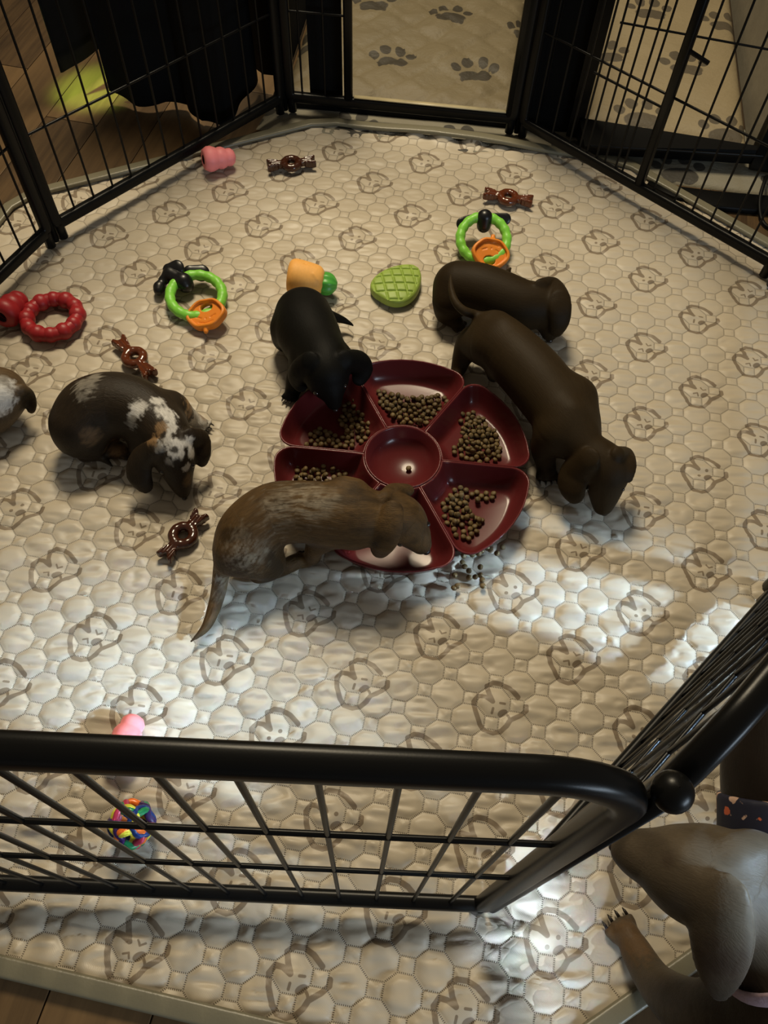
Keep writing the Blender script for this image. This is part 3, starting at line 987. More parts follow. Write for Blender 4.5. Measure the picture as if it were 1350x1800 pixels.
def petal_outline(a_mid, r0, r1, half_w, inset, nc=7):
    """Rounded sector: straight side walls parallel to the dividers, bulging outer edge. Local polar, returns 2D points (world)."""
    pts = []
    th = math.radians(30)
    def side(r, sgn):                          # point at radius r on the side wall, inset by inset
        off = half_w + inset
        s = math.asin(min(0.95, off / r))
        return sgn * (th - s)
    ri = r0 + inset; ro = r1 - inset
    rc = 0.025 - inset * 0.35       # outer corner radius
    rc = max(rc, 0.008)
    for sgn in (1, -1):
        rs = []
        # inner point, then up the wall to the corner
        for r in np.linspace(ri, ro - rc, 7):
            a = side(r, sgn); rs.append((r * math.cos(a), r * math.sin(a)))
        # rounded corner
        a1 = side(ro - rc, sgn)
        p0 = np.array(rs[-1]); cdir = np.array([math.cos(sgn * th), math.sin(sgn * th)])
        nrm = np.array([math.sin(sgn * th), -math.cos(sgn * th)]) * sgn
        cen = p0 + nrm * rc
        beta = math.atan2(cen[1], cen[0])
        st = math.atan2(-nrm[1], -nrm[0])
        en = beta
        dlt = (en - st + PI) % (2 * PI) - PI
        for k in range(1, nc + 1):
            a = st + dlt * k / nc
            rs.append(tuple(cen + rc * np.array([math.cos(a), math.sin(a)])))
        pts.append(rs)
    up, dn = pts
    e0 = np.array(up[-1]); e1 = np.array(dn[-1])
    # outer edge between corners
    a_0 = math.atan2(e0[1], e0[0]); a_1 = math.atan2(e1[1], e1[0])
    rr_ = np.linalg.norm(e0)
    outer = [(rr_ * math.cos(a) * (1 + 0.012 * math.sin(PI * k / 8)), rr_ * math.sin(a) * (1 + 0.012 * math.sin(PI * k / 8))) for k, a in [(k, a_0 + (a_1 - a_0) * k / 8) for k in range(1, 8)]]
    ai0 = math.atan2(dn[0][1], dn[0][0]); ai1 = math.atan2(up[0][1], up[0][0])
    inner = [(ri * math.cos(a), ri * math.sin(a)) for a in np.linspace(ai0, ai1, 7)[1:-1]]
    poly = up + outer + dn[::-1] + inner
    c, s = math.cos(a_mid), math.sin(a_mid)
    return np.array([(tc_[0] + x * c - y * s, tc_[1] + x * s + y * c) for x, y in poly])


FLOOR_Z = 0.006
petal_floor = []
for k in range(6):
    am = math.radians(ANG0 + 30 + 60 * k)
    rings = []
    sections = [(0.014, 0.0035), (0.004, 0.030), (-0.0022, TH - 0.001), (-0.0022, TH + 0.0006), (-0.0010, TH + 0.0014), (0.0004, TH + 0.0006), (0.0012, TH - 0.001),
                (0.0050, 0.030), (0.0095, 0.019), (0.0145, 0.0105), (0.0185, 0.0072), (0.024, FLOOR_Z)]
    for ins_, z in sections:
        rings.append(np.c_[petal_outline(am, R_CUP + 0.003, R_OUT, 0.0022, ins_), np.full(len(petal_outline(am, R_CUP + 0.003, R_OUT, 0.0022, ins_)), z)])
    n = len(rings[0])
    V = np.concatenate(rings)
    F = [(i * n + j, i * n + (j + 1) % n, (i + 1) * n + (j + 1) % n, (i + 1) * n + j) for i in range(len(rings) - 1) for j in range(n)]
    cen = rings[-1].mean(0)
    V = np.r_[V, [cen]]
    F += [((len(rings) - 1) * n + j, (len(rings) - 1) * n + (j + 1) % n, len(V) - 1) for j in range(n)]
    F = [f[::-1] for f in F] if False else F
    mb = MB().add(V, F)
    o = mb.build('compartment', RED, tray)
    petal_floor.append(rings[-3][:, :2])
profc = [(0.030, 0.003), (0.045, 0.012), (R_CUP - 0.002, TH - 0.004), (R_CUP + 0.0008, TH + 0.0012), (R_CUP, TH + 0.003), (R_CUP - 0.0015, TH + 0.0028), (R_CUP - 0.003, TH + 0.0008),
         (0.050, 0.026), (0.043, 0.0175), (0.033, 0.0115), (0.02, 0.0085), (0.008, 0.0072), (0.0001, 0.007)]
MB().lathe(profc, (tc_[0], tc_[1], 0), seg=56).build('center_cup', RED, tray)

KM = bpy.data.materials.new('kibble_brown'); KM.use_nodes = True
N = NT(KM); nt = KM.node_tree; B = nt.nodes['Principled BSDF']
oi = nt.nodes.new('ShaderNodeObjectInfo'); tcx = nt.nodes.new('ShaderNodeTexCoord')
kn = N.noise(N.v('ADD', tcx.outputs['Object'], N.v('SCALE', (9.0, 5.0, 3.0), s=oi.outputs['Random'])), 260, 3)
nt.links.new(N.mix(N.m('ADD', N.m('MULTIPLY', oi.outputs['Random'], 0.5), N.m('MULTIPLY', kn, 0.5)), (0.070, 0.045, 0.013), (0.175, 0.115, 0.040)), B.inputs['Base Color'])
B.inputs['Roughness'].default_value = 0.6
nt.links.new(N.bump(kn, 0.5, 0.0008), B.inputs['Normal'])
kmes = []
for s in range(4):
    bm = bmesh.new()
    bmesh.ops.create_icosphere(bm, subdivisions=2, radius=1.0)
    for v in bm.verts:
        z = v.co.z
        rxy = math.hypot(v.co.x, v.co.y)
        sc = 1.0 + 0.06 * math.sin(v.co.x * 5 + s) * math.cos(v.co.y * 4 + s * 2)
        v.co = Vector((v.co.x * 0.0046 * sc, v.co.y * 0.0044 * sc, np.sign(z) * min(abs(z), 0.72) * 0.0037))
    me = bpy.data.meshes.new('kibble'); bm.to_mesh(me); bm.free(); me.materials.append(KM)
    me.polygons.foreach_set('use_smooth', [True] * len(me.polygons))
    kmes.append(me)


KIB = []


def kibble(x, y, z, tilt, label, group):
    KIB.append((x, y, z, random.gauss(0, tilt), random.gauss(0, tilt), random.uniform(0, 6.28), random.choice(kmes), label, group))


def lay_kibble(most=300):
    KIB.sort(key=lambda q: depth_of(q[:3]))
    for x, y, z, rx, ry, rz, me, label, group in KIB[:most]:
        o = bpy.data.objects.new('kibble', me); C.objects.link(o)
        o.location = (x, y, z)
        o.rotation_euler = (rx, ry, rz)
        set_props(o, label, 'kibble', group)
    rest = MB()
    for x, y, z, rx, ry, rz, me, label, group in KIB[most:]:
        M_ = Matrix.Translation((x, y, z)) @ Matrix.Rotation(rz, 4, 'Z') @ Matrix.Rotation(ry, 4, 'Y') @ Matrix.Rotation(rx, 4, 'X')
        rest.add([M_ @ v.co for v in me.vertices], [tuple(q.vertices) for q in me.polygons])
    if rest.v:
        set_props(rest.build('kibble', KM), 'heaped brown kibble deeper in the rear compartments of the tray', 'kibble', kind='stuff')


def scatter(poly, n, mind, z, tries=6000):
    P = np.array([at(*p, z)[:2] for p in poly])
    lo, hi = P.min(0), P.max(0)
    pts = []
    for _ in range(tries):
        p = lo + rng.random(2) * (hi - lo)
        if in_poly(p[None], P)[0] and all((p[0] - q[0]) ** 2 + (p[1] - q[1]) ** 2 > mind ** 2 for q in pts):
            pts.append(p)
            if len(pts) >= n: break
    return pts


heaps = [
    ('top', [[(664, 688), (690, 690), (712, 700), (765, 694), (788, 697), (785, 712), (758, 745), (705, 745), (668, 708)]], 85, 45, 'brown kibble piece in the rear compartment between black and chocolate puppies'),
    ('left', [[(605, 712), (622, 702), (640, 722), (652, 752), (640, 775), (618, 786), (596, 784), (603, 764), (597, 735)], [(545, 758), (566, 753), (596, 770), (596, 786), (538, 783)]], 66, 18, 'brown kibble piece in the compartment below the black puppy'),
    ('lowleft', [[(519, 822), (526, 810), (550, 806), (590, 812), (606, 822), (610, 834), (560, 858), (521, 853)]], 44, 12, 'brown kibble piece in the compartment behind the brindle puppy'),
    ('right', [[(808, 728), (838, 724), (855, 742), (872, 762), (879, 790), (876, 812), (850, 815), (798, 800), (796, 785), (812, 772)]], 80, 30, 'brown kibble piece in the compartment beside the standing chocolate puppy'),
    ('lowright', [[(796, 862), (806, 855), (840, 866), (872, 866), (872, 874), (840, 880), (824, 874), (818, 890), (830, 905), (848, 914), (845, 928), (822, 950), (800, 945), (778, 905), (776, 888)]], 66, 14, 'brown kibble piece in the compartment nearest the spilled kibble'),
]
for nm, polys, n, n2, lab in heaps:
    grp = 'kibble in the ' + {'top': 'rear', 'left': 'black puppy side', 'lowleft': 'brindle puppy side', 'right': 'chocolate puppy side', 'lowright': 'front right'}[nm] + ' compartment'
    tot = 0
    for j, poly in enumerate(polys):
        share = n if len(polys) == 1 else int(n * (0.66 if j == 0 else 0.34))
        base = scatter(poly, share, 0.0080, FLOOR_Z + 0.004)
        for p in base:
            kibble(p[0], p[1], FLOOR_Z + 0.0042, 0.25, lab, grp)
        sh2 = n2 if len(polys) == 1 else int(n2 * (0.7 if j == 0 else 0.3))
        c = np.mean(base, 0) if base else None
        up = sorted(scatter(poly, sh2 * 2, 0.0086, FLOOR_Z + 0.009), key=lambda p: np.hypot(*(p - c)))[:sh2]
        for p in up:
            kibble(p[0], p[1], FLOOR_Z + 0.0098, 0.6, lab, grp)
p = at(714, 822, 0.014); kibble(p[0] + 0.004, p[1], 0.0125, 0.5, 'single brown kibble piece in the round center cup', None)
spill = [(965, 1000), (1005, 995), (1035, 990), (1075, 965), (1147, 960), (1120, 988), (960, 1030), (970, 1050), (990, 1070), (1043, 1052), (925, 1090), (990, 1100), (1020, 1098), (1043, 1090), (1052, 1112), (1055, 1140), (920, 1150), (936, 1141), (1090, 975), (1050, 978)]
for sx_, sy_ in spill:
    p = at(450 + sx_ / 2.647, 600 + sy_ / 2.647, 0.004)
    kibble(p[0], p[1], 0.0055, 0.3, 'brown kibble piece spilled on the mat in front of the tray', 'kibble spilled on the mat')

lay_kibble()

# ------------------------------------------------------------------ toys
PINK = material('pink_rubber', (0.92, 0.27, 0.28), rough=0.5, spec=0.4, noise=(60, 0.08), sss=0.1)
RUBRED = material('red_rubber', (0.33, 0.012, 0.016), rough=0.46, spec=0.5, noise=(60, 0.1))
GREEN = material('lime_green_rubber', (0.22, 0.62, 0.060), rough=0.42, spec=0.45, noise=(80, 0.12), bump=(160, 0.35, 0.0015))
ORANGE = material('orange_rubber', (0.80, 0.25, 0.022), rough=0.42, spec=0.45)
MELON = material('soft_orange_latex', (0.85, 0.42, 0.10), rough=0.6, spec=0.35, noise=(220, 0.10))
LEAF = material('green_latex_leaves', (0.07, 0.36, 0.045), rough=0.4, spec=0.5)
PADG = material('olive_green_rubber', (0.30, 0.43, 0.075), rough=0.5, spec=0.45, noise=(50, 0.15))
TBLK = material('black_rubber', (0.006, 0.006, 0.007), rough=0.34, spec=0.5)
CANDY = material('glossy_caramel_rubber', (0.050, 0.014, 0.006), rough=0.2, spec=0.5, coat=0.3, noise=(90, 0.25))
CANDYR = material('reddish_caramel_rubber', (0.11, 0.026, 0.008), rough=0.18, spec=0.5, coat=0.3, noise=(90, 0.25))
HOLE = material('dark_hole', (0.03, 0.006, 0.006), rough=0.9)


def kong(name, big, small, r, length, mat_, label):
    """Three-bulge hollow rubber toy lying on its side from the big end to the small end."""
    big = np.asarray(big, float); small = np.asarray(small, float)
    ax = small - big; ax /= np.linalg.norm(ax)
    R_ = r
    pts = [(R_ * 0.36, 0.22 * length), (R_ * 0.38, 0.02 * length), (R_ * 0.48, 0.0), (R_ * 0.80, 0.03 * length), (R_, 0.16 * length), (R_ * 0.99, 0.27 * length), (R_ * 0.86, 0.40 * length), (R_ * 0.80, 0.44 * length),
           (R_ * 0.86, 0.50 * length), (R_ * 0.87, 0.58 * length), (R_ * 0.76, 0.68 * length), (R_ * 0.68, 0.72 * length), (R_ * 0.71, 0.77 * length), (R_ * 0.70, 0.86 * length), (R_ * 0.52, 0.95 * length), (R_ * 0.2, length), (0.0001, 1.004 * length)]
    th = math.asin(min(0.9, (R_ - R_ * 0.70) / (0.65 * length)))    # both bulges rest on the mat
    ax = np.array([ax[0] * math.cos(th), ax[1] * math.cos(th), -math.sin(th) * 0.9])
    c = np.array([big[0], big[1], R_ * 1.02 + 0.002])
    e = empty(name, (c[0], c[1], 0), label, 'dog toy')
    MB().lathe(pts, c, ax, 32).build('body', mat_, e)
    MB().lathe([(R_ * 0.37, 0.02 * length), (R_ * 0.37, 0.16 * length), (0.0001, 0.17 * length)], c, ax, 20).build('hole', HOLE, e)
    return e


kong('rubber_chew_cone', at(357, 283, 0.024), at(407, 271, 0.024), 0.0245, 0.068, PINK, 'pink bulbous rubber chew toy beside the left panel at the back')
kong('rubber_chew_cone', at(202, 1338, 0.022), at(220, 1297, 0.022), 0.0215, 0.062, PINK, 'pink rubber chew toy half hidden behind the nearest top rail')
kong('rubber_chew_cone', at(2, 560, 0.026), at(30, 524, 0.026), 0.026, 0.066, RUBRED, 'red bulbous rubber chew toy touching the red beaded ring')

# red beaded ring
rc_ = at(92, 557, 0.014)
rb = MB()
NB = 12
for k in range(NB):
    a = 2 * PI * k / NB + 0.2
    rbd = 0.0150 if k % 2 == 0 else 0.0135
    rr2 = 0.0435
    c = (rc_[0] + rr2 * math.cos(a), rc_[1] + rr2 * math.sin(a))
    rb.lathe([(rbd * math.sin(t), -rbd * math.cos(t)) for t in np.linspace(0.02, PI - 0.02, 11)], (c[0], c[1], 0.0145), seg=16)
rb.tube([(rc_[0] + 0.0435 * math.cos(a), rc_[1] + 0.0435 * math.sin(a), 0.0145) for a in np.linspace(0, 2 * PI, 40, endpoint=False)], 0.0118, 10, closed=True)
set_props(rb.build('beaded_ring', RUBRED), 'dark red rubber ring of round beads near the left edge', 'dog toy')


def candy(p, q, mat_, label, r_o=0.0185):
    """Wrapped-sweet teether: ring in the middle, two flared ends."""
    p = np.asarray(p, float); q = np.asarray(q, float)
    c = (p + q) / 2; L = np.linalg.norm((q - p)[:2]) / 2
    d_ = (q - p)[:2] / (2 * L); n_ = np.array([-d_[1], d_[0]])
    zc = 0.009
    def fn(P):
        x = (P[:, :2] - c[:2]) @ d_; y = (P[:, :2] - c[:2]) @ n_; z = P[:, 2] - zc
        r = np.hypot(x, y)
        a = np.arctan2(y, x)
        d = np.hypot(r - 0.0150, z) - (0.0078 + 0.0002 * np.cos(a * 9))
        for s in (1, -1):
            X = x * s
            w_ = 0.0056 + 0.0085 * np.clip((X - 0.020) / (L - 0.020), 0, 1) ** 0.8
            w_ = w_ + 0.0006 * np.sin(X * 900)
            notch = 0.008 * np.exp(-(y / 0.005) ** 2)
            dz = np.abs(z) - (0.0062 + 0.0012 * np.clip((X - 0.02) / 0.03, 0, 1) + 0.0012 * np.cos(y * 700))
            dd = smax(smax(np.abs(y) - w_, dz, 0.003), np.maximum(0.017 - X, X - (L - notch)), 0.003)
            d = smin(d, dd, 0.004)
        return d
    V, F = sdf_mesh(fn, (c[0] - L - 0.02, c[1] - L - 0.02, 0.0), (c[0] + L + 0.02, c[1] + L + 0.02, 0.02), 0.0013, 1)
    return set_props(link_mesh('candy_teether', np_mesh('candy_teether', V, F), mat_), label, 'dog toy')


candy(at(470, 298), at(555, 290), CANDY, 'brown candy shaped chew toy at the back near the pink toy')
candy(at(849, 346), at(935, 361), CANDYR, 'brown candy shaped chew toy behind the standing green ring')
candy(at(210, 603), at(268, 667), CANDYR, 'reddish brown candy shaped chew toy behind the merle puppy')
candy(at(289, 987), at(358, 907), CANDY, 'dark brown candy shaped chew toy left of the brindle puppy')


def frame_of(nrm, u):
    w_ = np.asarray(nrm, float); w_ = w_ / np.linalg.norm(w_)
    u = np.asarray(u, float); u = u - (u @ w_) * w_; u /= np.linalg.norm(u)
    return np.array([u, np.cross(w_, u), w_])


def ring_toy(label, ring_c, ring_fr, ring_r, knot, body_pts, wings, pk_c, pk_fr):
    e = empty('ring_teether', (ring_c[0], ring_c[1], 0.0), label, 'dog toy')
    A = np.linspace(0, 2 * PI, 72, endpoint=False)
    pts = [ring_c + ring_r * (math.cos(a) * ring_fr[0] + math.sin(a) * ring_fr[1]) for a in A]
    scl = [1 + 0.07 * math.sin(a * 17) for a in A]
    MB().tube(pts, 0.0092, 14, closed=True, scale=scl).build('green_ring', GREEN, e)['label'] = 'lime green vine textured ring'
    prims = body_pts
    lo = np.min([np.minimum(np.asarray(a) - ra, np.asarray(b) - rb_) for a, ra, b, rb_ in prims] + [np.minimum(np.asarray(a) - r_, np.asarray(b) - r_) for a, b, r_, n_, f_ in wings], 0)
    hi = np.max([np.maximum(np.asarray(a) + ra, np.asarray(b) + rb_) for a, ra, b, rb_ in prims] + [np.maximum(np.asarray(a) + r_, np.asarray(b) + r_) for a, b, r_, n_, f_ in wings], 0)
    def fn(P):
        d = None
        for a, ra, b, rb_ in prims:
            x = d_cone(P, a, ra, b, rb_); d = x if d is None else smin(d, x, 0.004)
        return d
    V, F = sdf_mesh(fn, lo, hi, 0.0014, 1)
    bo_ = link_mesh('black_bat', np_mesh('black_bat', V, F), TBLK, e); bo_['label'] = 'black bat shaped body'
    for a, b, r_, n_, f_ in wings:
        a = np.asarray(a); b = np.asarray(b)
        def fw(P):
            return d_cone(P, a, r_ * 0.72, b, r_, n_, f_)
        V, F = sdf_mesh(fw, np.minimum(a, b) - r_ * 1.1, np.maximum(a, b) + r_ * 1.1, 0.0011, 1)
        link_mesh('wing', np_mesh('wing', V, F), TBLK, bo_)
    # pumpkin plate
    def fp(P):
        q = (P - pk_c) @ pk_fr.T
        x, y, z = q.T
        a = np.arctan2(y, x)
        rr_ = np.sqrt((x / 0.0360) ** 2 + (y / 0.0290) ** 2)
        out = (rr_ - 1 - 0.025 * np.cos(6 * a)) * 0.030
        d = smax(out, np.abs(z) - 0.0085, 0.004)
        rec = smax(out + 0.0052, 0.0028 - z, 0.001)               # raised rim round a sunk face
        d = smax(d, -rec, 0.0012)
        hole = np.hypot(x - 0.000, (y - 0.0135) * 1.3) - 0.0115                 # the ring passes here
        d = smax(d, -hole, 0.001)
        for ex, s in ((-0.013, 1), (0.013, -1)):                                # carved eyes and mouth
            er = d_cone(P, pk_c + pk_fr[0] * (ex - 0.004) + pk_fr[1] * (-0.006 + 0.002 * s) + pk_fr[2] * 0.003, 0.0016, pk_c + pk_fr[0] * (ex + 0.004) + pk_fr[1] * (-0.006 - 0.002 * s) + pk_fr[2] * 0.003, 0.0016)
            d = smax(d, -er, 0.0004)
        er = d_cone(P, pk_c + pk_fr[1] * -0.010 + pk_fr[2] * 0.003, 0.0016, pk_c + pk_fr[1] * -0.0085 + pk_fr[2] * 0.003, 0.0013)
        d = smax(d, -er, 0.0004)
        m1, m2, m3 = (pk_c + pk_fr[0] * X + pk_fr[1] * Y + pk_fr[2] * 0.003 for X, Y in ((-0.013, -0.0155), (0, -0.019), (0.013, -0.0155)))
        er = np.minimum(d_cone(P, m1, 0.0013, m2, 0.0013), d_cone(P, m2, 0.0013, m3, 0.0013))
        d = smax(d, -er, 0.0004)
        stem = d_cone(P, pk_c - pk_fr[1] * 0.026, 0.0055, pk_c - pk_fr[1] * 0.034, 0.0042)
        return smin(d, stem, 0.003)
    V, F = sdf_mesh(fp, pk_c - 0.046, pk_c + 0.046, 0.0012, 0)
    p_ = link_mesh('pumpkin', np_mesh('pumpkin', V, F), ORANGE, e); p_['label'] = 'orange pumpkin face plate'
    return e


# front-left one: lies flat
rcA = at(345, 519, 0.016)
frA = frame_of((0.05, -0.12, 1), (1, 0, 0))
kA = at(323, 495, 0.022)
kb = at(300, 482, 0.022)
pkA = at(363, 553, 0.018)
uA = at(384, 527, 0.018) - at(341, 574, 0.018)
vA = at(335, 545, 0) - at(372, 580, 0)
frP = frame_of((-0.22, -0.30, 1), -np.cross((0, 0, 1), uA / np.linalg.norm(uA)) * -1)
# face upright from the stem (lower right) towards the ring (upper left)
yA = at(365, 538, 0) - at(361, 582, 0)
frP = frame_of((-0.25, -0.25, 1), np.cross(yA, (0, 0, 1)))
tail = at(280, 505, 0.012)
ring_toy('green ring teether with black bat and orange pumpkin left of the orange toy', rcA, frA, 0.0465, kA,
         [(kA, 0.0155, at(326, 500, 0.018), 0.0150), (kA, 0.013, kb, 0.0145), (kb, 0.013, at(288, 492, 0.016), 0.009), (at(288, 492, 0.016), 0.007, tail, 0.0095), (tail, 0.0105, at(279, 510, 0.011), 0.0095)],
         [(at(333, 477, 0.022), at(354, 480, 0.018), 0.0155, np.array([0.1, -0.6, 0.8]), 2.4), (at(296, 474, 0.030), at(310, 472, 0.032), 0.0155, np.array([-0.2, -0.6, 0.75]), 2.2)], pkA, frP)
# rear-right one: ring tipped up toward the camera
rcB = at(850, 420, 0.024)
frB = frame_of((0, -0.42, 0.9), (1, 0, 0))
kB1 = rcB + 0.0445 * frB[1] + np.array([0, -0.004, 0.002]); kB2 = kB1 + np.array([0.0, -0.006, -0.014])
pkB = at(862, 446, 0.017)
yB = at(860, 466, 0) - at(866, 424, 0)
frPB = frame_of((0.12, -0.55, 1), np.cross(yB, (0, 0, 1)))
ring_toy('green ring teether with orange pumpkin behind the chocolate puppies', rcB, frB, 0.0445, kB1,
         [(kB1, 0.0150, kB2, 0.0135)],
         [(at(830, 384, 0.034), at(812, 393, 0.030), 0.0115, np.array([0.15, -0.75, 0.6]), 3.4), (at(868, 382, 0.034), at(888, 385, 0.032), 0.0115, np.array([-0.1, -0.75, 0.6]), 3.4)], pkB, frPB)

# orange vegetable toy with green leaves
b0_ = at(506, 488, 0.030); b1_ = at(566, 493, 0.030)
ax = (b1_ - b0_); ax[2] = 0; ax /= np.linalg.norm(ax)
veg = empty('vegetable_toy', (b0_[0], b0_[1], 0), 'soft orange vegetable shaped toy with green leaf stub behind the black puppy', 'dog toy')
c0 = np.array([b0_[0], b0_[1], 0.034])
L_ = 0.066
dirv = np.array([ax[0], ax[1], -0.10]); dirv /= np.linalg.norm(dirv)
def fveg(P):
    x = (P - c0) @ dirv
    r = np.linalg.norm((P - c0) - np.outer(x, dirv), axis=1)
    Rr = 0.0325 - 0.010 * np.clip((x - 0.01) / L_, 0, 1.2) ** 1.6
    d = smax(r - Rr, np.abs(x - L_ / 2) - L_ / 2, 0.016)
    # carved smile and dimple facing the camera
    sp = np.cross(dirv, (0, 0, 1)); sp /= np.linalg.norm(sp); up_ = np.cross(sp, dirv)
    for a_, b_, rr in ((0.048, 0.030, 0.003), (0.035, 0.0325, 0.0028)):
        pass
    e1_ = c0 + dirv * 0.030 + up_ * 0.0315 + sp * -0.006
    d = smax(d, -(np.linalg.norm(P - e1_, axis=1) - 0.0032), 0.001)
    s0_ = c0 + dirv * 0.047 + up_ * 0.024 + sp * 0.012; s1_ = c0 + dirv * 0.054 + up_ * 0.018 + sp * 0.017
    d = smin(d, d_cone(P, s0_, 0.003, s1_, 0.0026), 0.002)
    return d
V, F = sdf_mesh(fveg, c0 - 0.045 + np.minimum(0, dirv * L_), c0 + 0.045 + np.maximum(0, dirv * L_), 0.0016, 1)
V[:, 2] = np.maximum(V[:, 2], 0.0015)
link_mesh('body', np_mesh('body', V, F), MELON, veg)
lb = MB()
prof_l = []
for q in range(40):
    a = 2 * PI * q / 40; r = 0.0185 * (1 + 0.07 * math.cos(8 * a)); prof_l.append((r * math.cos(a), r * math.sin(a)))
pc = [c0 + dirv * (L_ - 0.006 + t * 0.030) + np.array([0, 0, -0.004]) for t in np.linspace(0, 1, 9)]
lb.sweep(pc, prof_l, scale=[0.9, 1.0, 1.05, 1.05, 1.02, 0.95, 0.82, 0.6, 0.3])
lb.build('leaf_stub', LEAF, veg)['label'] = 'green ribbed leaf stub'

# olive green leaf-shaped pad with diamond grooves
gc = at(701, 497, 0.012)
gu = at(738, 463, 0.02) - at(672, 520, 0.02); gu[2] = 0; gLn = np.linalg.norm(gu); gu /= gLn
gv = np.array([-gu[1], gu[0], 0])
def fpad(P):
    x = (P - gc) @ gu; y = (P - gc) @ gv; z = P[:, 2]
    t = np.clip((x + 0.053) / 0.106, 0, 1)
    wdt = 0.0445 * np.sqrt(np.clip(np.sin(PI * np.clip(t, 0, 1) ** 0.72), 0, 1)) * (1 - 0.10 * t) + 0.0005
    d2 = np.maximum((np.abs(y) - wdt) * 0.75, np.abs(x) - 0.0535)
    top = 0.0225 - 0.004 * (x / 0.05) ** 2 - 0.004 * (y / 0.04) ** 2
    k = 0.025
    g_ = np.minimum(np.abs(((x + y * 0.85) / k) % 1 - 0.5), np.abs(((x - y * 0.85) / k) % 1 - 0.5)) * k
    top = top - 0.0036 * np.exp(-(g_ / 0.0019) ** 2) * (d2 < -0.004)
    return smax(smax(d2, z - top, 0.008), 0.0015 - z, 0.002) * 0.8
V, F = sdf_mesh(fpad, gc - np.array([0.06, 0.06, 0.012]), gc + np.array([0.06, 0.06, 0.014]), 0.0012, 1)
set_props(link_mesh('leaf_chew_toy', np_mesh('leaf_chew_toy', V, F), PADG), 'olive green leaf shaped chew toy with diamond grooves', 'dog toy')

# ball of interlinked coloured loops
LC = [material('loop_' + n, c, rough=0.25, spec=0.5) for n, c in (('green', (0.012, 0.22, 0.075)), ('orange', (0.85, 0.17, 0.02)), ('yellow', (0.68, 0.66, 0.06)), ('pink', (0.48, 0.04, 0.09)), ('blue', (0.010, 0.035, 0.17)), ('purple', (0.028, 0.010, 0.075)))]
bc = at(232, 1449, 0.030); bc[2] = 0.0315
lbal = empty('loop_ball', (bc[0], bc[1], 0), 'ball of interlinked coloured rubber loops seen through the nearest wires', 'dog toy')
ph = (1 + 5 ** 0.5) / 2
ico = [np.array(v, float) for v in [(0, 1, ph), (0, -1, ph), (1, ph, 0), (-1, ph, 0), (ph, 0, 1), (-ph, 0, 1), (0, -1, -ph), (0, 1, -ph), (-1, -ph, 0), (1, -ph, 0), (-ph, 0, -1), (ph, 0, -1)]]
Rr_ = np.array(Matrix.Rotation(0.5, 3, 'X') @ Matrix.Rotation(0.45, 3, 'Z'))
for k, v in enumerate(ico):
    d_ = Rr_ @ (v / np.linalg.norm(v))
    f_ = frame_of(d_, (0.3, 0.9, 0.2))
    cc = bc + d_ * 0.0190
    pts = []
    for a in np.linspace(0, 2 * PI, 40, endpoint=False):
        wob = 0.0016 * math.cos(5 * a + (0 if k < 6 else PI))
        pts.append(cc + 0.0148 * (math.cos(a) * f_[0] + math.sin(a) * f_[1]) + d_ * wob)
    lo_ = MB().tube(pts, 0.0042, 10, closed=True).build('loop', LC[[2, 1, 0, 3, 4, 5][k % 6]], lbal)
    lo_['label'] = ['yellow', 'orange', 'green', 'pink', 'blue', 'purple'][k % 6] + ' rubber loop'

# ------------------------------------------------------------------ dogs
def fur_material(name, rough=0.5, sheen=0.15, streak=0.45, spec=0.4, bump=0.5):
    """Short coat: per-hair streaks run along the body; the colour pattern comes from the coat layer, some painted shade included."""
    mt = bpy.data.materials.new(name); mt.use_nodes = True
    N_ = NT(mt); n_ = mt.node_tree; b_ = n_.nodes['Principled BSDF']
    ca_ = n_.nodes.new('ShaderNodeVertexColor'); ca_.layer_name = 'coat'
    fl_ = n_.nodes.new('ShaderNodeAttribute'); fl_.attribute_name = 'flow'
    v1 = N_.v('MULTIPLY', fl_.outputs['Vector'], (90.0, 620.0, 620.0))
    s1 = N_.noise(v1, 1.0, 3, 0.6)
    v2 = N_.v('MULTIPLY', fl_.outputs['Vector'], (35.0, 130.0, 130.0))
    s2 = N_.noise(v2, 1.0, 2)
    st = N_.m('ADD', N_.m('MULTIPLY', s1, 0.6), N_.m('MULTIPLY', s2, 0.4))
    k = N_.m('ADD', N_.m('MULTIPLY', N_.m('SUBTRACT', st, 0.5), streak * 2.6), 1.0)
    col_ = N_.v('SCALE', ca_.outputs['Color'], s=k)
    n_.links.new(col_, b_.inputs['Base Color'])
    b_.inputs['Roughness'].default_value = rough
    b_.inputs['Specular IOR Level'].default_value = spec
    b_.inputs['Sheen Weight'].default_value = sheen
    b_.inputs['Sheen Roughness'].default_value = 0.35
    n_.links.new(N_.bump(st, bump, 0.0018), b_.inputs['Normal'])
    return mt


NOSE = material('dark_dog_nose', (0.012, 0.008, 0.007), rough=0.3)
EYE = material('dark_wet_eye', (0.008, 0.005, 0.004), rough=0.08, coat=0.6)
CLAW = material('dark_claw', (0.02, 0.014, 0.010), rough=0.35)


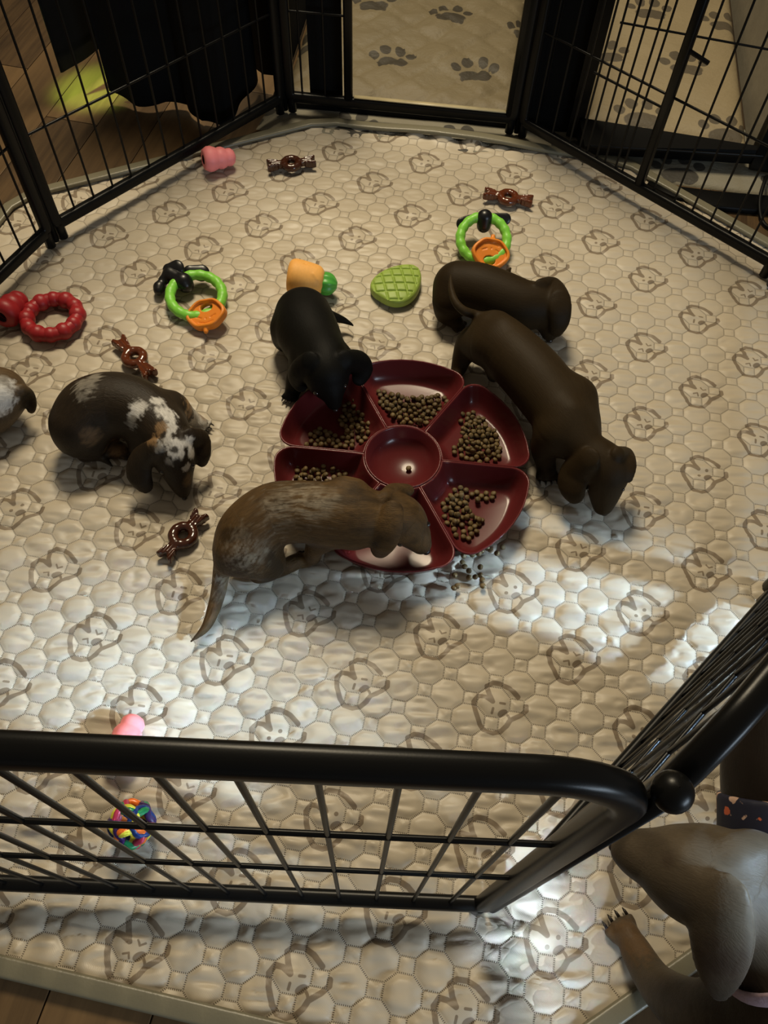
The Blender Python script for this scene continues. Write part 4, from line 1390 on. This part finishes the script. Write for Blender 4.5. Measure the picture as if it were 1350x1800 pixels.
class Dog:
    def __init__(self):
        self.it = []; self.spine = []          # groups of cones, each group with its own blend

    def add(self, cones, k, n=None, flat=1.0):
        lo = np.min([np.minimum(a - ra, b - rb) for a, ra, b, rb in cones], 0)
        hi = np.max([np.maximum(a + ra, b + rb) for a, ra, b, rb in cones], 0)
        self.it.append((cones, k, n, flat, lo, hi))

    def chain(self, pts, k=0.018, spine=False, sub=7):
        """A limb or trunk: centres and radii run smoothly through the given joints."""
        q = [S(*p) for p in pts]
        C_ = np.array([np.append(a, r) for a, r in q]); n = len(C_)
        D_ = []
        for i in range(n - 1):
            p0, p1, p2, p3 = C_[max(i - 1, 0)], C_[i], C_[i + 1], C_[min(i + 2, n - 1)]
            for t in np.linspace(0, 1, sub, endpoint=False):
                D_.append(0.5 * (2 * p1 + (p2 - p0) * t + (2 * p0 - 5 * p1 + 4 * p2 - p3) * t * t + (3 * p1 - p0 - 3 * p2 + p3) * t ** 3))
        D_.append(C_[-1]); D_ = np.array(D_); D_[:, 3] = np.maximum(D_[:, 3], 0.0008)
        self.add([(a[:3], a[3], b[:3], b[3]) for a, b in zip(D_[:-1], D_[1:])], k)
        if spine: self.spine = [a for a, r in q]

    def flap(self, pts, flat=3.0, k=0.003, tilt=(0, 0, 0), lift=0.9):
        """Ear: a flattened chain laid on the outside of the head."""
        q = []
        for p in pts:
            c, r = S(*p)
            v = to_cam(c); tt = np.linspace(-0.03, 0.10, 110)
            L_ = c + np.outer(tt, v)
            fd = self.field(L_, False)
            ins_ = np.nonzero(fd < 0)[0]
            if len(ins_) and tt[ins_[-1]] > -lift * r / flat:
                c = c + v * (tt[ins_[-1]] + lift * r / flat)
            q.append((c, r))
        n = to_cam(q[1][0]) + np.asarray(tilt, float); n /= np.linalg.norm(n)
        C_ = np.array([np.append(a, r) for a, r in q]); m_ = len(C_); D_ = []
        for i in range(m_ - 1):
            p0, p1, p2, p3 = C_[max(i - 1, 0)], C_[i], C_[i + 1], C_[min(i + 2, m_ - 1)]
            for t in np.linspace(0, 1, 3, endpoint=False):
                D_.append(0.5 * (2 * p1 + (p2 - p0) * t + (2 * p0 - 5 * p1 + 4 * p2 - p3) * t * t + (3 * p1 - p0 - 3 * p2 + p3) * t ** 3))
        D_.append(C_[-1]); D_ = np.array(D_)
        self.add([(a[:3], a[3], b[:3], b[3]) for a, b in zip(D_[:-1], D_[1:])], k, n, flat)

    def paw(self, px, py, z, rpx, dx, dy, n=4):
        """Toes of a paw pointing along the picture direction (dx, dy)."""
        c, r = S(px, py, z, rpx)
        e = at(px + dx, py + dy, z) - c; e[2] = 0; e /= np.linalg.norm(e)
        sd = np.array([-e[1], e[0], 0])
        self.add([(c - e * r * 0.5, r * 0.9, c + e * r * 0.4, r * 0.95)], 0.005)
        tips = []
        for i in range(n):
            o = (i - (n - 1) / 2) / ((n - 1) / 2)
            a = c + sd * o * r * 0.75 + e * r * 0.5
            b = c + sd * o * r * 0.95 + e * r * (1.35 - 0.25 * abs(o))
            a[2] = b[2] = max(0.42 * r, 0.004) + 0.001
            self.add([(a, r * 0.42, b, r * 0.38)], 0.0018)
            tips.append((b, e, r))
        return tips

    def field(self, P, ground=True):
        d = np.full(len(P), 0.05)
        for cones, k, n, fl_, lo, hi in self.it:
            m_ = np.all((P > lo - 0.03) & (P < hi + 0.03), axis=1)
            if not m_.any():
                continue
            Q = P[m_]; x = None
            for a, ra, b, rb in cones:
                y_ = d_cone(Q, a, ra, b, rb, n, fl_)
                x = y_ if x is None else np.minimum(x, y_)
            d[m_] = smin(d[m_], x, k)
        return smax(d, 0.0018 - P[:, 2], 0.002) if ground else d

    def build(self, name, label, cat, mat_, coat, vox=0.0021, cutlo=None, nose=None, skull=None, claws=(), eyes=True, relax=2):
        lo = np.min([g[4] for g in self.it], 0) - 0.006
        hi = np.max([g[5] for g in self.it], 0) + 0.006
        lo[2] = max(lo[2], -0.004)
        V, F = sdf_mesh(self.field, lo, hi, vox, relax)
        me = np_mesh(name, V, F)
        # arc length along the spine and offset from it
        sp = np.array(self.spine); best = np.full(len(V), 1e9); flow = np.zeros((len(V), 3)); s0 = 0.0
        for a, b in zip(sp[:-1], sp[1:]):
            L = np.linalg.norm(b - a); t_ = (b - a) / L
            t = np.clip((V - a) @ t_, 0, L)
            off = V - (a + np.outer(t, t_)); d = np.linalg.norm(off, axis=1)
            m_ = d < best; best[m_] = d[m_]
            u1 = np.cross(t_, (0, 0, 1)); u1 /= np.linalg.norm(u1); u2 = np.cross(u1, t_)
            flow[m_] = np.c_[s0 + (V - a) @ t_, off @ u1, off @ u2][m_]
            s0 += L
        FLOW[0] = flow
        ca_ = me.color_attributes.new('coat', 'FLOAT_COLOR', 'POINT')
        colr_ = np.clip(coat(V), 0, 1)
        ca_.data.foreach_set('color', np.c_[colr_, np.ones(len(V))].astype(np.float32).ravel())
        fa_ = me.attributes.new('flow', 'FLOAT_VECTOR', 'POINT')
        fa_.data.foreach_set('vector', flow.astype(np.float32).ravel())
        o = set_props(link_mesh(name, me, mat_), label, cat)
        if nose is not None:
            c, r = S(*nose)
            f_ = c - S(*skull)[0]; f_ /= np.linalg.norm(f_)
            MB().lathe([(r * 0.62 * math.sin(t), -r * 0.5 * math.cos(t)) for t in np.linspace(0.02, PI - 0.02, 10)], c + f_ * r * 0.75, seg=14).build('nose', NOSE, o)
            if eyes:
                sc_, sr = S(*skull)
                side = np.cross(f_, to_cam(sc_)); side /= np.linalg.norm(side); up_ = np.cross(side, f_)
                for sg in (1, -1):
                    d_ = f_ * 0.62 + side * sg * 0.62 + up_ * 0.42; d_ /= np.linalg.norm(d_)
                    tt = np.linspace(0.4 * sr, 2.0 * sr, 80)
                    fd = self.field(sc_ + np.outer(tt, d_))
                    pos = sc_ + d_ * tt[np.argmax(fd > -0.0004)]
                    MB().lathe([(sr * 0.13 * math.sin(t), -sr * 0.13 * math.cos(t)) for t in np.linspace(0.02, PI - 0.02, 10)], pos - d_ * 0.0015, seg=14).build('eye', EYE, o)
        for tip, e, r in claws:
            cm = MB().sweep([tip + e * r * 0.30, tip + e * r * 0.62 + np.array([0, 0, -0.0002]), tip + e * r * 0.85 - np.array([0, 0, r * 0.10])], circle(r * 0.14, 7), scale=[1, 0.8, 0.25])
            cm.build('claw', CLAW, o)
        return o


FLOW = [None]


def hair(seed=0.0, a=55.0, b=330.0):
    """Noise drawn out along the lie of the coat."""
    return fbm(FLOW[0] * np.array([a, b, b]) + seed, 3)


def patch(P, px, py, z, rpx, soft=0.35, nz=0.5, sc=70, seed=0.0):
    """Noisy-edged coat patch, 1 inside."""
    c, r = S(px, py, z, rpx)
    v = to_cam(c); off = P - c; tv = off @ v
    near_ = np.linalg.norm(off - np.outer(tv, v), axis=1) < 0.0035
    if near_.any():                      # the coat that the patch lies on
        c = P[near_][np.argmax(tv[near_])]; r = rpx * depth_of(c) / FPX
    d = np.linalg.norm(P - c, axis=1) / r
    d = d + nz * ((fbm(P * sc + seed, 3) - 0.5) + 1.2 * (hair(seed) - 0.5)) * 1.6
    return np.clip((1 - d) / soft, 0, 1)[:, None]


def tint(P, base, var, sc=30, seed=0.0):
    n = (fbm(P * sc + seed, 3) - 0.5)[:, None] * 2
    return np.asarray(base) * (1 + var * n)


# black puppy
FUR_BLACK = fur_material('black_short_coat', rough=0.6, sheen=0.0, streak=0.35, spec=0.10, bump=0.25)
d = Dog()
d.chain([(533, 556, 0.060, 50), (540, 582, 0.066, 55), (556, 612, 0.077, 50), (570, 634, 0.090, 44), (574, 652, 0.092, 39), (575, 662, 0.084, 39), (583, 688, 0.073, 22), (587, 707, 0.058, 14)], 0.016, spine=True)
d.chain([(505, 580, 0.05, 30), (502, 597, 0.025, 22), (512, 606, 0.012, 13)], 0.014)
d.chain([(560, 548, 0.045, 14), (582, 556, 0.034, 10), (604, 563, 0.020, 6), (621, 572, 0.014, 2)], 0.006)
d.chain([(536, 634, 0.072, 24), (520, 664, 0.036, 17), (516, 684, 0.014, 14)], 0.012)
cl1 = d.paw(514, 688, 0.010, 12, -6, 12)
d.chain([(600, 630, 0.078, 22), (606, 648, 0.070, 14)], 0.012)
d.flap([(545, 634, 0.098, 17), (530, 648, 0.088, 20), (524, 662, 0.070, 19), (529, 676, 0.058, 14)], 2.6, 0.003, (-0.35, 0, 0))
d.flap([(606, 632, 0.098, 17), (628, 636, 0.090, 21), (637, 648, 0.074, 20), (632, 664, 0.062, 15)], 2.6, 0.003, (0.35, 0, 0))
d.build('puppy', 'black dachshund puppy eating from the rear left side of the red tray', 'puppy', FUR_BLACK,
        lambda P: tint(P, (0.0045, 0.0042, 0.0034), 0.25), nose=(588, 713, 0.054, 9), skull=(575, 660, 0.084, 39), claws=cl1)

# chocolate puppies
FUR_CHOC = fur_material('chocolate_short_coat', rough=0.58, sheen=0.0, streak=0.22, spec=0.11, bump=0.25)
CHOC = lambda P: tint(P, (0.027, 0.0170, 0.0072), 0.18, 22)
d = Dog()
d.chain([(868, 588, 0.082, 42), (900, 622, 0.088, 51), (940, 664, 0.088, 55), (975, 710, 0.084, 54), (1000, 752, 0.082, 50), (1028, 788, 0.080, 36), (1062, 822, 0.070, 42), (1064, 848, 0.056, 34), (1062, 872, 0.038, 25), (1060, 888, 0.027, 18)], 0.016, spine=True)
d.chain([(862, 584, 0.080, 26), (838, 556, 0.098, 10), (815, 546, 0.108, 8), (800, 530, 0.114, 7), (793, 508, 0.118, 5.5), (792, 484, 0.122, 2.5)], 0.008)
d.chain([(858, 606, 0.070, 40), (832, 604, 0.052, 30), (815, 624, 0.032, 19), (807, 646, 0.014, 14)], 0.012)
cl0 = d.paw(803, 656, 0.010, 11, -4, 12)
d.chain([(885, 645, 0.06, 28), (872, 652, 0.040, 18), (868, 660, 0.015, 12)], 0.012)
d.chain([(976, 764, 0.074, 38), (958, 786, 0.050, 25), (958, 806, 0.026, 19), (960, 819, 0.012, 17)], 0.012)
cl1 = d.paw(960, 823, 0.010, 16, 3, 14)
d.chain([(1020, 770, 0.066, 34), (1012, 800, 0.036, 18), (1008, 822, 0.012, 14)], 0.012)
d.chain([(1004, 724, 0.112, 17), (990, 752, 0.090, 25)], 0.022)
d.chain([(1012, 700, 0.088, 38), (1018, 735, 0.076, 34)], 0.02)
d.chain([(884, 578, 0.112, 14), (866, 606, 0.090, 24)], 0.022)
d.flap([(1036, 806, 0.078, 20), (1014, 826, 0.072, 28), (1006, 848, 0.056, 28), (1010, 868, 0.042, 19)], 3.0, 0.003, (-0.45, 0.0, 0))
d.flap([(1086, 798, 0.080, 13), (1102, 800, 0.074, 14), (1107, 820, 0.058, 13), (1105, 840, 0.044, 9)], 2.2, 0.003, (0.5, 0.2, 0))
d.build('puppy', 'chocolate brown puppy standing with head down right of the red tray', 'puppy', FUR_CHOC, CHOC, nose=(1062, 893, 0.022, 11), skull=(1063, 826, 0.066, 36), claws=cl1 + cl0)
d = Dog()
d.chain([(806, 505, 0.056, 45), (838, 510, 0.060, 47), (876, 522, 0.060, 46), (915, 536, 0.058, 44), (945, 538, 0.058, 40), (964, 546, 0.052, 36), (966, 570, 0.032, 22), (966, 584, 0.020, 15)], 0.016, spine=True)
d.chain([(790, 530, 0.045, 30), (783, 550, 0.022, 18), (794, 562, 0.012, 13)], 0.012)
d.paw(800, 566, 0.010, 12, 10, 6)
d.chain([(905, 545, 0.035, 28), (912, 570, 0.014, 14)], 0.012)
d.chain([(850, 482, 0.028, 9), (882, 484, 0.024, 8), (893, 478, 0.024, 5), (898, 470, 0.026, 1.5)], 0.005)
d.flap([(950, 502, 0.078, 12), (972, 502, 0.074, 15), (984, 530, 0.060, 20), (984, 560, 0.040, 19), (978, 580, 0.026, 13)], 3.6, 0.003, (0.3, 0, 0.2))
d.build('puppy', 'dark chocolate puppy curled behind the standing brown puppy', 'puppy', FUR_CHOC, lambda P: CHOC(P) * 0.8, nose=(966, 590, 0.016, 10), skull=(964, 546, 0.052, 36), eyes=False)

# brindle puppy
FUR_BRIN = fur_material('brindle_short_coat', rough=0.6, sheen=0.04, streak=0.55, spec=0.2, bump=0.8)
def coat_brindle(P):
    c = tint(P, (0.078, 0.044, 0.0155), 0.40, 28, 3)
    st = np.clip((fbm(np.c_[P[:, 0] * 26, P[:, 1] * 60, P[:, 2] * 26], 3) - 0.5) * 5, 0, 1)[:, None]
    c = c * (1 - 0.5 * st) * (0.7 + 0.6 * hair(2.0, 50, 380)[:, None])
    g = np.asarray((0.25, 0.21, 0.155))
    for p in ((500, 885, 0.14, 62), (555, 880, 0.15, 48), (440, 975, 0.11, 52), (388, 1025, 0.035, 36)):
        k = patch(P, *p, soft=1.0, nz=0.6, sc=90) * np.clip((hair(5.0, 60, 420)[:, None] - 0.36) * 5, 0, 1) * 0.8
        c = c * (1 - k) + g * (0.75 + 0.5 * fbm(P * 160, 2)[:, None]) * k
    k = patch(P, 656, 958, 0.07, 15, soft=0.9, nz=0.4) * 0.9  # shade in the gap between ear and foreleg, painted into the coat
    c = c * (1 - k) + np.asarray((0.02, 0.013, 0.007)) * k
    k = patch(P, 338, 1126, 0.01, 30, soft=0.8) * 0.7
    c = c * (1 - k) + np.asarray((0.04, 0.026, 0.014)) * k
    return c
d = Dog()
d.chain([(420, 965, 0.070, 46), (440, 935, 0.078, 56), (482, 905, 0.088, 57), (535, 900, 0.098, 55), (585, 905, 0.104, 58), (625, 910, 0.106, 55), (662, 910, 0.102, 47), (702, 912, 0.094, 44), (726, 936, 0.070, 30), (740, 956, 0.050, 19)], 0.016, spine=True)
d.chain([(606, 856, 0.128, 18), (625, 858, 0.128, 16)], 0.02)
d.chain([(440, 968, 0.060, 50), (470, 990, 0.034, 32), (455, 1008, 0.018, 18), (492, 1000, 0.014, 15), (515, 990, 0.012, 14)], 0.012)
cl1 = d.paw(520, 987, 0.010, 14, 16, -8)
d.chain([(402, 985, 0.055, 26), (390, 1005, 0.036, 16), (384, 1040, 0.022, 13.5), (374, 1075, 0.016, 11.5), (360, 1105, 0.012, 8), (333, 1130, 0.008, 1.6)], 0.008)
d.chain([(592, 925, 0.085, 36), (556, 960, 0.050, 19), (550, 978, 0.018, 15)], 0.012)
d.chain([(640, 915, 0.090, 34), (622, 942, 0.088, 22)], 0.010)
d.flap([(690, 898, 0.118, 20), (684, 925, 0.108, 24), (676, 948, 0.086, 24), (668, 966, 0.068, 17)], 2.6, 0.003, (-0.1, -0.5, 0))
d.flap([(676, 872, 0.120, 11), (690, 860, 0.115, 13), (715, 862, 0.095, 14)], 2.2, 0.003, (0, 0.6, 0))
d.build('puppy', 'tan brindle puppy with its head in the near side of the red tray', 'puppy', FUR_BRIN, coat_brindle, nose=(744, 962, 0.044, 13), skull=(704, 912, 0.092, 44), claws=cl1)

# merle puppies
FUR_MERLE = fur_material('merle_short_coat', rough=0.5, sheen=0.0, streak=0.6, spec=0.2, bump=0.6)
DK = np.asarray((0.020, 0.013, 0.007)); WH = np.asarray((0.62, 0.59, 0.54)); GR = np.asarray((0.20, 0.18, 0.15)); TN = np.asarray((0.17, 0.10, 0.045))
def lay(c, k, colr_, amt=1.0):
    return c * (1 - k * amt) + colr_ * k * amt
def coat_merle(P):
    c = tint(P, DK, 0.4, 40, 8)
    for p, colr_, a in (((150, 672, 0.12, 24), GR, 0.9), ((168, 658, 0.12, 14), GR, 1), ((138, 695, 0.10, 12), GR, 0.6),
                        ((236, 722, 0.125, 17), WH, 0.8), ((228, 742, 0.12, 14), GR, 0.9), ((244, 712, 0.125, 14), WH, 0.8),
                        ((280, 702, 0.12, 13), WH, 0.9), ((290, 718, 0.12, 15), WH, 0.9), ((301, 730, 0.115, 16), WH, 0.95), ((300, 748, 0.11, 14), WH, 0.8), ((284, 748, 0.115, 14), TN * 1.5, 0.7),
                        ((266, 768, 0.11, 14), TN * 1.6, 0.7), ((290, 772, 0.11, 15), WH, 0.7), ((312, 778, 0.105, 15), WH, 0.95), ((332, 778, 0.10, 13), WH, 0.9), ((340, 796, 0.08, 11), WH, 0.9),
                        ((284, 790, 0.10, 12), GR, 0.9), ((302, 800, 0.10, 12), WH, 0.85), ((322, 800, 0.09, 10), WH, 0.9), ((296, 814, 0.09, 9), GR, 0.9),
                        ((350, 738, 0.02, 28), WH, 0.85), ((338, 716, 0.05, 22), TN * 1.8, 0.8), ((330, 826, 0.06, 10), WH, 0.7)):
        k = patch(P, *p, soft=0.45, nz=0.75, sc=110, seed=p[0])
        c = lay(c, k, colr_, a)
    for p in ((160, 770, 0.07, 22), (205, 790, 0.02, 24), (335, 845, 0.04, 16), (358, 730, 0.03, 14)):
        c = lay(c, patch(P, *p, soft=0.7, nz=0.5, sc=80), TN, 0.7)
    dk = patch(P, 322, 766, 0.11, 10, soft=0.5, nz=0.6, sc=120) + patch(P, 262, 738, 0.12, 13, soft=0.5, nz=0.6, sc=120) + patch(P, 310, 790, 0.10, 7, soft=0.5, nz=0.6, sc=120)
    return lay(c, np.clip(dk, 0, 1), DK, 0.9)
d = Dog()
d.chain([(143, 745, 0.058, 54), (165, 722, 0.066, 60), (205, 712, 0.070, 58), (245, 722, 0.070, 54), (275, 742, 0.070, 48), (296, 768, 0.068, 42), (304, 794, 0.060, 41), (312, 826, 0.042, 28), (318, 850, 0.026, 19), (322, 864, 0.017, 12)], 0.016, spine=True)
d.chain([(140, 765, 0.045, 40), (165, 785, 0.026, 24), (150, 798, 0.014, 15), (190, 792, 0.014, 15), (206, 790, 0.013, 15)], 0.012)
d.paw(210, 789, 0.011, 14, 14, 2)
d.chain([(300, 720, 0.060, 34), (325, 728, 0.034, 18), (342, 738, 0.014, 13)], 0.012)
cl1 = d.paw(350, 742, 0.010, 12, 12, 7)
d.chain([(258, 752, 0.060, 34), (246, 785, 0.034, 20), (248, 800, 0.014, 14)], 0.012)
d.chain([(150, 792, 0.022, 10), (178, 804, 0.014, 7), (198, 820, 0.010, 2)], 0.006)
d.flap([(272, 786, 0.078, 16), (250, 806, 0.066, 23), (244, 832, 0.046, 24), (255, 852, 0.030, 16)], 2.8, 0.003, (-0.45, 0, 0))
d.flap([(334, 766, 0.074, 15), (352, 772, 0.064, 18), (356, 794, 0.050, 17), (355, 810, 0.036, 12)], 2.6, 0.003, (0.5, 0, 0))
d.build('puppy', 'dark merle puppy with white patches crouching at the left of the mat', 'puppy', FUR_MERLE, coat_merle, nose=(323, 868, 0.015, 9), skull=(305, 796, 0.060, 40), claws=cl1)

def coat_merle2(P):
    c = tint(P, (0.085, 0.055, 0.028), 0.4, 40, 4)
    for p, colr_, a in (((4, 690, 0.10, 30), WH, 1), ((0, 712, 0.09, 30), WH, 0.9), ((6, 666, 0.11, 16), GR, 0.7), ((-30, 690, 0.11, 24), WH, 0.8)):
        c = lay(c, patch(P, *p, soft=0.5, nz=0.6, sc=100, seed=p[1]), colr_, a)
    c = lay(c, patch(P, 54, 706, 0.05, 26, soft=0.3, nz=0.2), DK, 0.95)
    return c
d = Dog()
d.chain([(-118, 660, 0.060, 56), (-80, 672, 0.066, 58), (-42, 684, 0.068, 52), (-12, 692, 0.066, 48), (2, 694, 0.060, 44), (-2, 722, 0.044, 32), (-6, 742, 0.028, 20)], 0.016, spine=True)
d.chain([(-90, 700, 0.05, 36), (-96, 726, 0.025, 20), (-86, 738, 0.012, 15)], 0.012)
d.chain([(-30, 720, 0.05, 30), (-40, 742, 0.014, 15)], 0.012)
d.flap([(38, 684, 0.070, 10), (50, 694, 0.058, 11), (55, 710, 0.044, 10), (55, 720, 0.036, 8)], 1.8, 0.003, (0.4, 0, 0))
d.build('puppy', 'white blazed brown puppy cut off by the left edge of the photo', 'puppy', FUR_MERLE, coat_merle2, nose=(-8, 750, 0.020, 12), skull=(0, 694, 0.060, 44), eyes=False)

# grey dog outside the pen
FUR_GREY = fur_material('isabella_grey_coat', rough=0.5, sheen=0.05, streak=0.3, spec=0.15, bump=0.35)
def coat_grey(P):
    c = tint(P, (0.074, 0.057, 0.038), 0.28, 16, 2)
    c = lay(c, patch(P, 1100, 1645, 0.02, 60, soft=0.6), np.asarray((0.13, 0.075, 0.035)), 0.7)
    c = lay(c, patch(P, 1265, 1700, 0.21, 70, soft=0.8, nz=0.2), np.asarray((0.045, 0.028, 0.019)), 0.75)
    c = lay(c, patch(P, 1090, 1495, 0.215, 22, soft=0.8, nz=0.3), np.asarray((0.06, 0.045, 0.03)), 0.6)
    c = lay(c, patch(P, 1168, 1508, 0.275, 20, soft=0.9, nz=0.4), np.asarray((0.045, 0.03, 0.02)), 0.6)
    c = lay(c, patch(P, 1300, 1800, 0.15, 130, soft=0.5, nz=0.2), np.asarray((0.030, 0.022, 0.015)), 0.9)  # chest in shadow, painted darker into the coat colour
    return c
d = Dog()
d.chain([(1102, 1496, 0.215, 29), (1124, 1502, 0.220, 42), (1165, 1515, 0.230, 57), (1215, 1535, 0.240, 82), (1265, 1552, 0.240, 92), (1318, 1605, 0.225, 88), (1372, 1680, 0.205, 96), (1420, 1760, 0.185, 128), (1490, 1860, 0.170, 160), (1560, 1960, 0.16, 160)], 0.022, spine=True)
d.chain([(1330, 1790, 0.150, 90), (1240, 1790, 0.110, 62), (1160, 1735, 0.050, 36), (1118, 1672, 0.020, 27)], 0.02)
cl1 = d.paw(1108, 1652, 0.014, 24, -10, -16)
d.chain([(1420, 1800, 0.14, 80), (1400, 1860, 0.06, 40), (1380, 1850, 0.02, 30)], 0.02)
d.flap([(1270, 1580, 0.275, 48), (1268, 1640, 0.262, 56), (1264, 1700, 0.235, 42), (1263, 1745, 0.215, 18)], 3.2, 0.006, (-0.25, -0.35, 0), lift=0.55)
d.flap([(1290, 1490, 0.272, 26), (1322, 1488, 0.268, 34), (1360, 1505, 0.245, 36)], 2.6, 0.008, (0.2, 0.5, 0), lift=0.5)
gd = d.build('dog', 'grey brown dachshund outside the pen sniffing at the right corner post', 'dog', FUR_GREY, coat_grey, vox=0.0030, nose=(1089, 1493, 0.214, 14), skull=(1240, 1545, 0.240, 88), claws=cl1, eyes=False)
# collar round the neck
nk, nr = S(1352, 1652, 0.212, 104)
t_ = S(1420, 1760, 0.185, 100)[0] - S(1318, 1605, 0.225, 88)[0]
f_ = frame_of(t_, (0, 0, 1))
COLLAR = material('lavender_collar', (0.34, 0.25, 0.30), rough=0.7, noise=(200, 0.2), bump=(300, 0.4, 0.001))
cpts = [nk + f_[2] * 0.012 + (nr * 1.02) * (math.cos(a) * f_[0] + math.sin(a) * f_[1]) for a in np.linspace(0, 2 * PI, 40, endpoint=False)]
MB().sweep(cpts, rounded_rect(0.004, 0.013, 0.0015, 2), closed=True, up=tuple(f_[2])).build('collar', COLLAR, gd)['label'] = 'lavender collar'

# dark brown dog wearing a printed band
FUR_DARK = fur_material('dark_brown_coat', rough=0.5, sheen=0.05, streak=0.25, spec=0.25, bump=0.3)
d = Dog()
d.chain([(1352, 1470, 0.105, 78), (1358, 1420, 0.120, 84), (1372, 1350, 0.130, 98), (1390, 1270, 0.135, 104), (1410, 1200, 0.135, 96)], 0.02, spine=True)
d.chain([(1335, 1440, 0.07, 45), (1345, 1465, 0.03, 28), (1340, 1475, 0.014, 24)], 0.016)
d.chain([(1400, 1440, 0.07, 45), (1405, 1465, 0.03, 28), (1400, 1475, 0.014, 24)], 0.016)
d.chain([(1375, 1240, 0.08, 50), (1365, 1260, 0.03, 28), (1360, 1265, 0.014, 24)], 0.016)
d.chain([(1445, 1250, 0.08, 50), (1440, 1270, 0.03, 28), (1440, 1275, 0.014, 24)], 0.016)
d.chain([(1410, 1200, 0.150, 70), (1420, 1150, 0.19, 62), (1430, 1110, 0.19, 40), (1435, 1085, 0.18, 25)], 0.02)
dd = d.build('dog', 'dark brown dog at the right edge wearing a navy printed belly band', 'dog', FUR_DARK, lambda P: tint(P, (0.010, 0.006, 0.0035), 0.2), vox=0.004)
NAVY = bpy.data.materials.new('navy_printed_cloth'); NAVY.use_nodes = True
N = NT(NAVY); nt = NAVY.node_tree; B = nt.nodes['Principled BSDF']
tcn = nt.nodes.new('ShaderNodeTexCoord')
vo = nt.nodes.new('ShaderNodeTexVoronoi'); vo.inputs['Scale'].default_value = 62
nt.links.new(tcn.outputs['Object'], vo.inputs['Vector'])
vs = N.sep(vo.outputs['Color'])
n1_ = N.noise(tcn.outputs['Object'], 150, 3)
spot = N.step(N.m('ADD', vo.outputs['Distance'], N.m('MULTIPLY', N.m('SUBTRACT', n1_, 0.5), 0.5)), 0.36, 0.42)
spot = N.m('MULTIPLY', spot, N.m('GREATER_THAN', vs[0], 0.28))
sc_ = N.mix(N.m('GREATER_THAN', vs[1], 0.65), (0.55, 0.36, 0.27), (0.62, 0.13, 0.05))
sc_ = N.mix(N.m('GREATER_THAN', n1_, 0.58), sc_, (0.60, 0.50, 0.44))
nt.links.new(N.mix(spot, (0.010, 0.011, 0.030), sc_), B.inputs['Base Color'])
B.inputs['Roughness'].default_value = 0.7
bp_ = S(1352, 1400, 0.125, 80)[0]; bn_ = S(1352, 1470, 0.105, 78)[0] - S(1372, 1350, 0.130, 98)[0]; bn_ /= np.linalg.norm(bn_)
bn_ = bn_ + np.array([0.22, 0, 0]); bn_ /= np.linalg.norm(bn_)
body_items = d.it[0][0]
def fband(P):
    x = None
    for a, ra, b, rb in body_items:
        y_ = d_cone(P, a, ra + 0.0045, b, rb + 0.0045); x = y_ if x is None else np.minimum(x, y_)
    ax_ = (P - bp_) @ bn_
    return smax(smax(x, -ax_, 0.002), ax_ - 0.062, 0.002)
c_ = S(1354, 1440, 0.11, 80)[0]
V, F = sdf_mesh(fband, c_ - 0.10, c_ + 0.10, 0.003, 1)
link_mesh('belly_band', np_mesh('belly_band', V, F), NAVY, dd)['label'] = 'navy belly band with orange and cream print'
